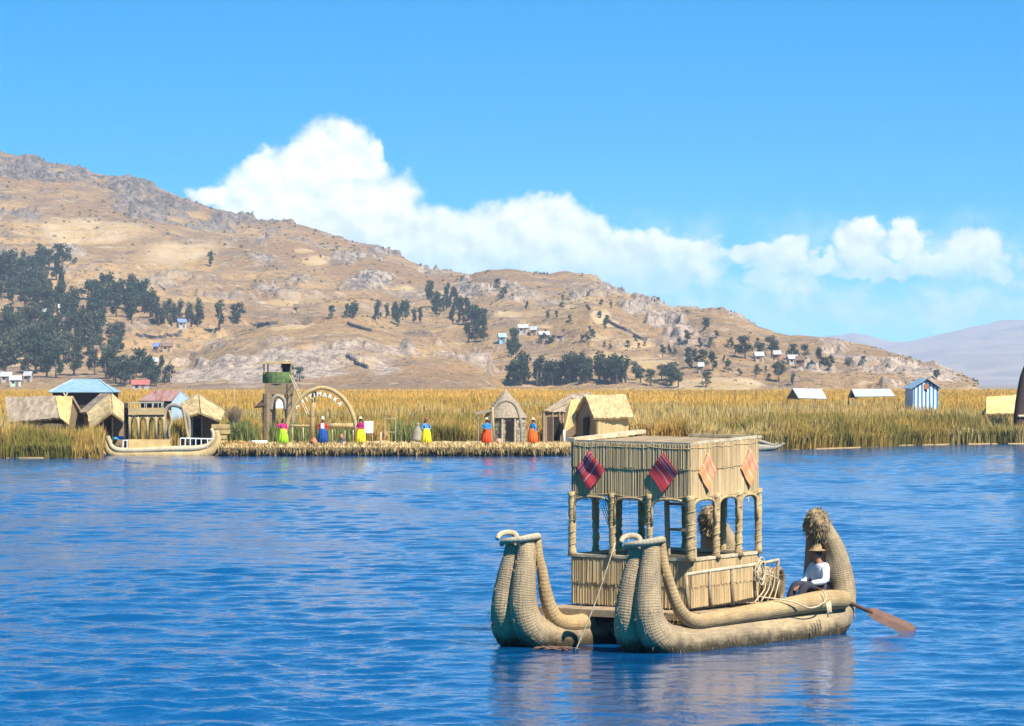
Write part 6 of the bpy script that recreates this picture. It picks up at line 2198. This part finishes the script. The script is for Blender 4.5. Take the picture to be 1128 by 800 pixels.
    if hat:
        hm, brim, crown = hat
        mb = MB(); c = (hx, hy + .005, hzz + .035)
        mb.lathe([(.07, .0), (brim, -.012), (brim, 0.004), (.098, .022), (.094, crown * .6), (.075, crown * .92), (.02, crown), ], 22, c)
        mb.build("hat", hm, body, True)
    root.scale = (S * (1.1 if seated else 1.02), S * 1.05, S * (1.04 if seated or child else 1.12))
    return root


SK = {'green': cloth("lime_skirt", (.38, .70, .02), .8), 'blue': cloth("blue_skirt", (.012, .07, .30)), 'yellow': cloth("yellow_skirt", (.78, .66, .015), .85), 'red': cloth("red_orange_skirt", (.75, .075, .012), .8), 'orange': cloth("orange_skirt", (.76, .14, .012), .8)}
TP = {'pink': cloth("magenta_blouse", (.55, .02, .17)), 'red': cloth("red_jacket", (.55, .03, .03)), 'blue': cloth("sky_blue_blouse", (.03, .27, .55)), 'navy': cloth("blue_white_blouse", (.10, .28, .60), .4), 'white': cloth("white_apron", (.78, .76, .76), .9), 'orange': cloth("child_jumper", (.50, .22, .12))}
down = {'l': ((-.235, .02, 1.0), (-.22, -.06, .80)), 'r': ((.235, .02, 1.0), (.22, -.06, .80))}
front_ = {'l': ((-.24, .0, 1.02), (-.07, -.2, .99)), 'r': ((.24, .0, 1.02), (.07, -.2, .99))}
out_l = {'l': ((-.34, -.02, 1.15), (-.52, -.12, 1.26)), 'r': ((.235, .02, 1.0), (.20, -.12, .86))}
hips = {'l': ((-.31, .04, 1.02), (-.17, -.07, .93)), 'r': ((.31, .04, 1.02), (.17, -.07, .93))}
grp = "women waiting along the island edge"
person(312, 206.0, math.radians(20), "woman in lime skirt and magenta blouse raising an arm under the arch's left foot", SK['green'], TP['pink'], None, out_l, 1.60, grp)
person(355.5, 206.8, 0, "woman in dark blue skirt, red jacket and white front with a cream hat", SK['blue'], TP['red'], (M['hatcream'], .12, .17), hips, 1.62, grp, apron=TP['white'])
person(397, 206.4, math.radians(-35), "woman in yellow skirt and pink blouse with a straw hat beside the arch's right foot", SK['yellow'], TP['pink'], (M['straw'], .16, .12), front_, 1.66, grp)
person(469.5, 206.6, math.radians(30), "woman in yellow skirt and blue blouse standing alone by the straw stook", SK['yellow'], TP['navy'], (cloth("dull_red_hat", (.35, .09, .07)), .11, .12), hips, 1.60, grp)
person(536, 206.2, math.radians(-8), "woman in bright red skirt and blue blouse with straw hat, left of the round hut", SK['red'], TP['blue'], (M['straw'], .17, .12), front_, 1.62, grp)
person(587, 206.8, math.radians(-50), "woman in orange skirt and blue blouse with straw hat, right of the round hut", SK['orange'], TP['blue'], (M['straw'], .17, .12), down, 1.60, grp)
person(376.5, 207.2, math.radians(60), "small child in blue trousers and orange brown top between the two hatted women", cloth("child_trousers", (.10, .16, .34)), TP['orange'], None, {'l': ((-.22, .0, 1.0), (-.14, -.16, .92)), 'r': ((.22, .0, 1.0), (.14, -.16, .92))}, 0.86, None, kind='child')

# the boatman in the stern
sp = W_of(6.10, -.04, .68)
person(sp, 0, math.radians(-36 - 22), "boatman in white shirt and straw hat sitting in the near boat's stern", M['trousers'], M['shirt'], (M['brownstraw'], .16, .125),
       {'l': ((-.24, -.16, .22), (-.10, -.40, .16)), 'r': ((.26, -.12, .24), (.10, -.36, .20))}, 1.60, None, kind='man', seated=True)

# paddle
hand = W_of(5.75, -.10, .84); tip = W_of(7.20, -1.40, -.02)
root = empty("paddle", hand, 0, "brown wooden paddle dipping from the near boat's stern, its blade close to the water", "paddle")
d = (tip - hand); ln = d.length; dn = d.normalized()
mb = MB(); mb.tube([(0, 0, 0), tuple(dn * ln * .3), tuple(dn * ln * .57)], [.03, .032, .035], 10); mb.build("shaft", M['paddle'], root, True)
up_ = Vector((0, 0, 1)); sd = dn.cross(up_).normalized(); nv = (sd * .35 + dn.cross(sd) * -1 * .94).normalized() if False else dn.cross(sd).normalized()
wd = (nv * .9 + sd * .45).normalized(); tk = dn.cross(wd).normalized()
mb = MB()
prof = [(.52, .035), (.55, .09), (.60, .125), (.72, .135), (.94, .135), (.98, .115), (1.0, .07)]
vs = []
for f, w in prof:
    for s, t in ((-1, .0), (0, .018), (1, .0), (0, -.018)):
        vs.append(dn * ln * f + wd * w * s + tk * (t + .004 * (1 if t >= 0 else -1)))
fs = []
for i in range(len(prof) - 1):
    for k in range(4): fs.append((i * 4 + k, i * 4 + (k + 1) % 4, (i + 1) * 4 + (k + 1) % 4, (i + 1) * 4 + k))
fs += [(3, 2, 1, 0), tuple(len(vs) - 4 + k for k in range(4))]
mb.add(vs, fs); mb.build("blade", M['paddle'], root)
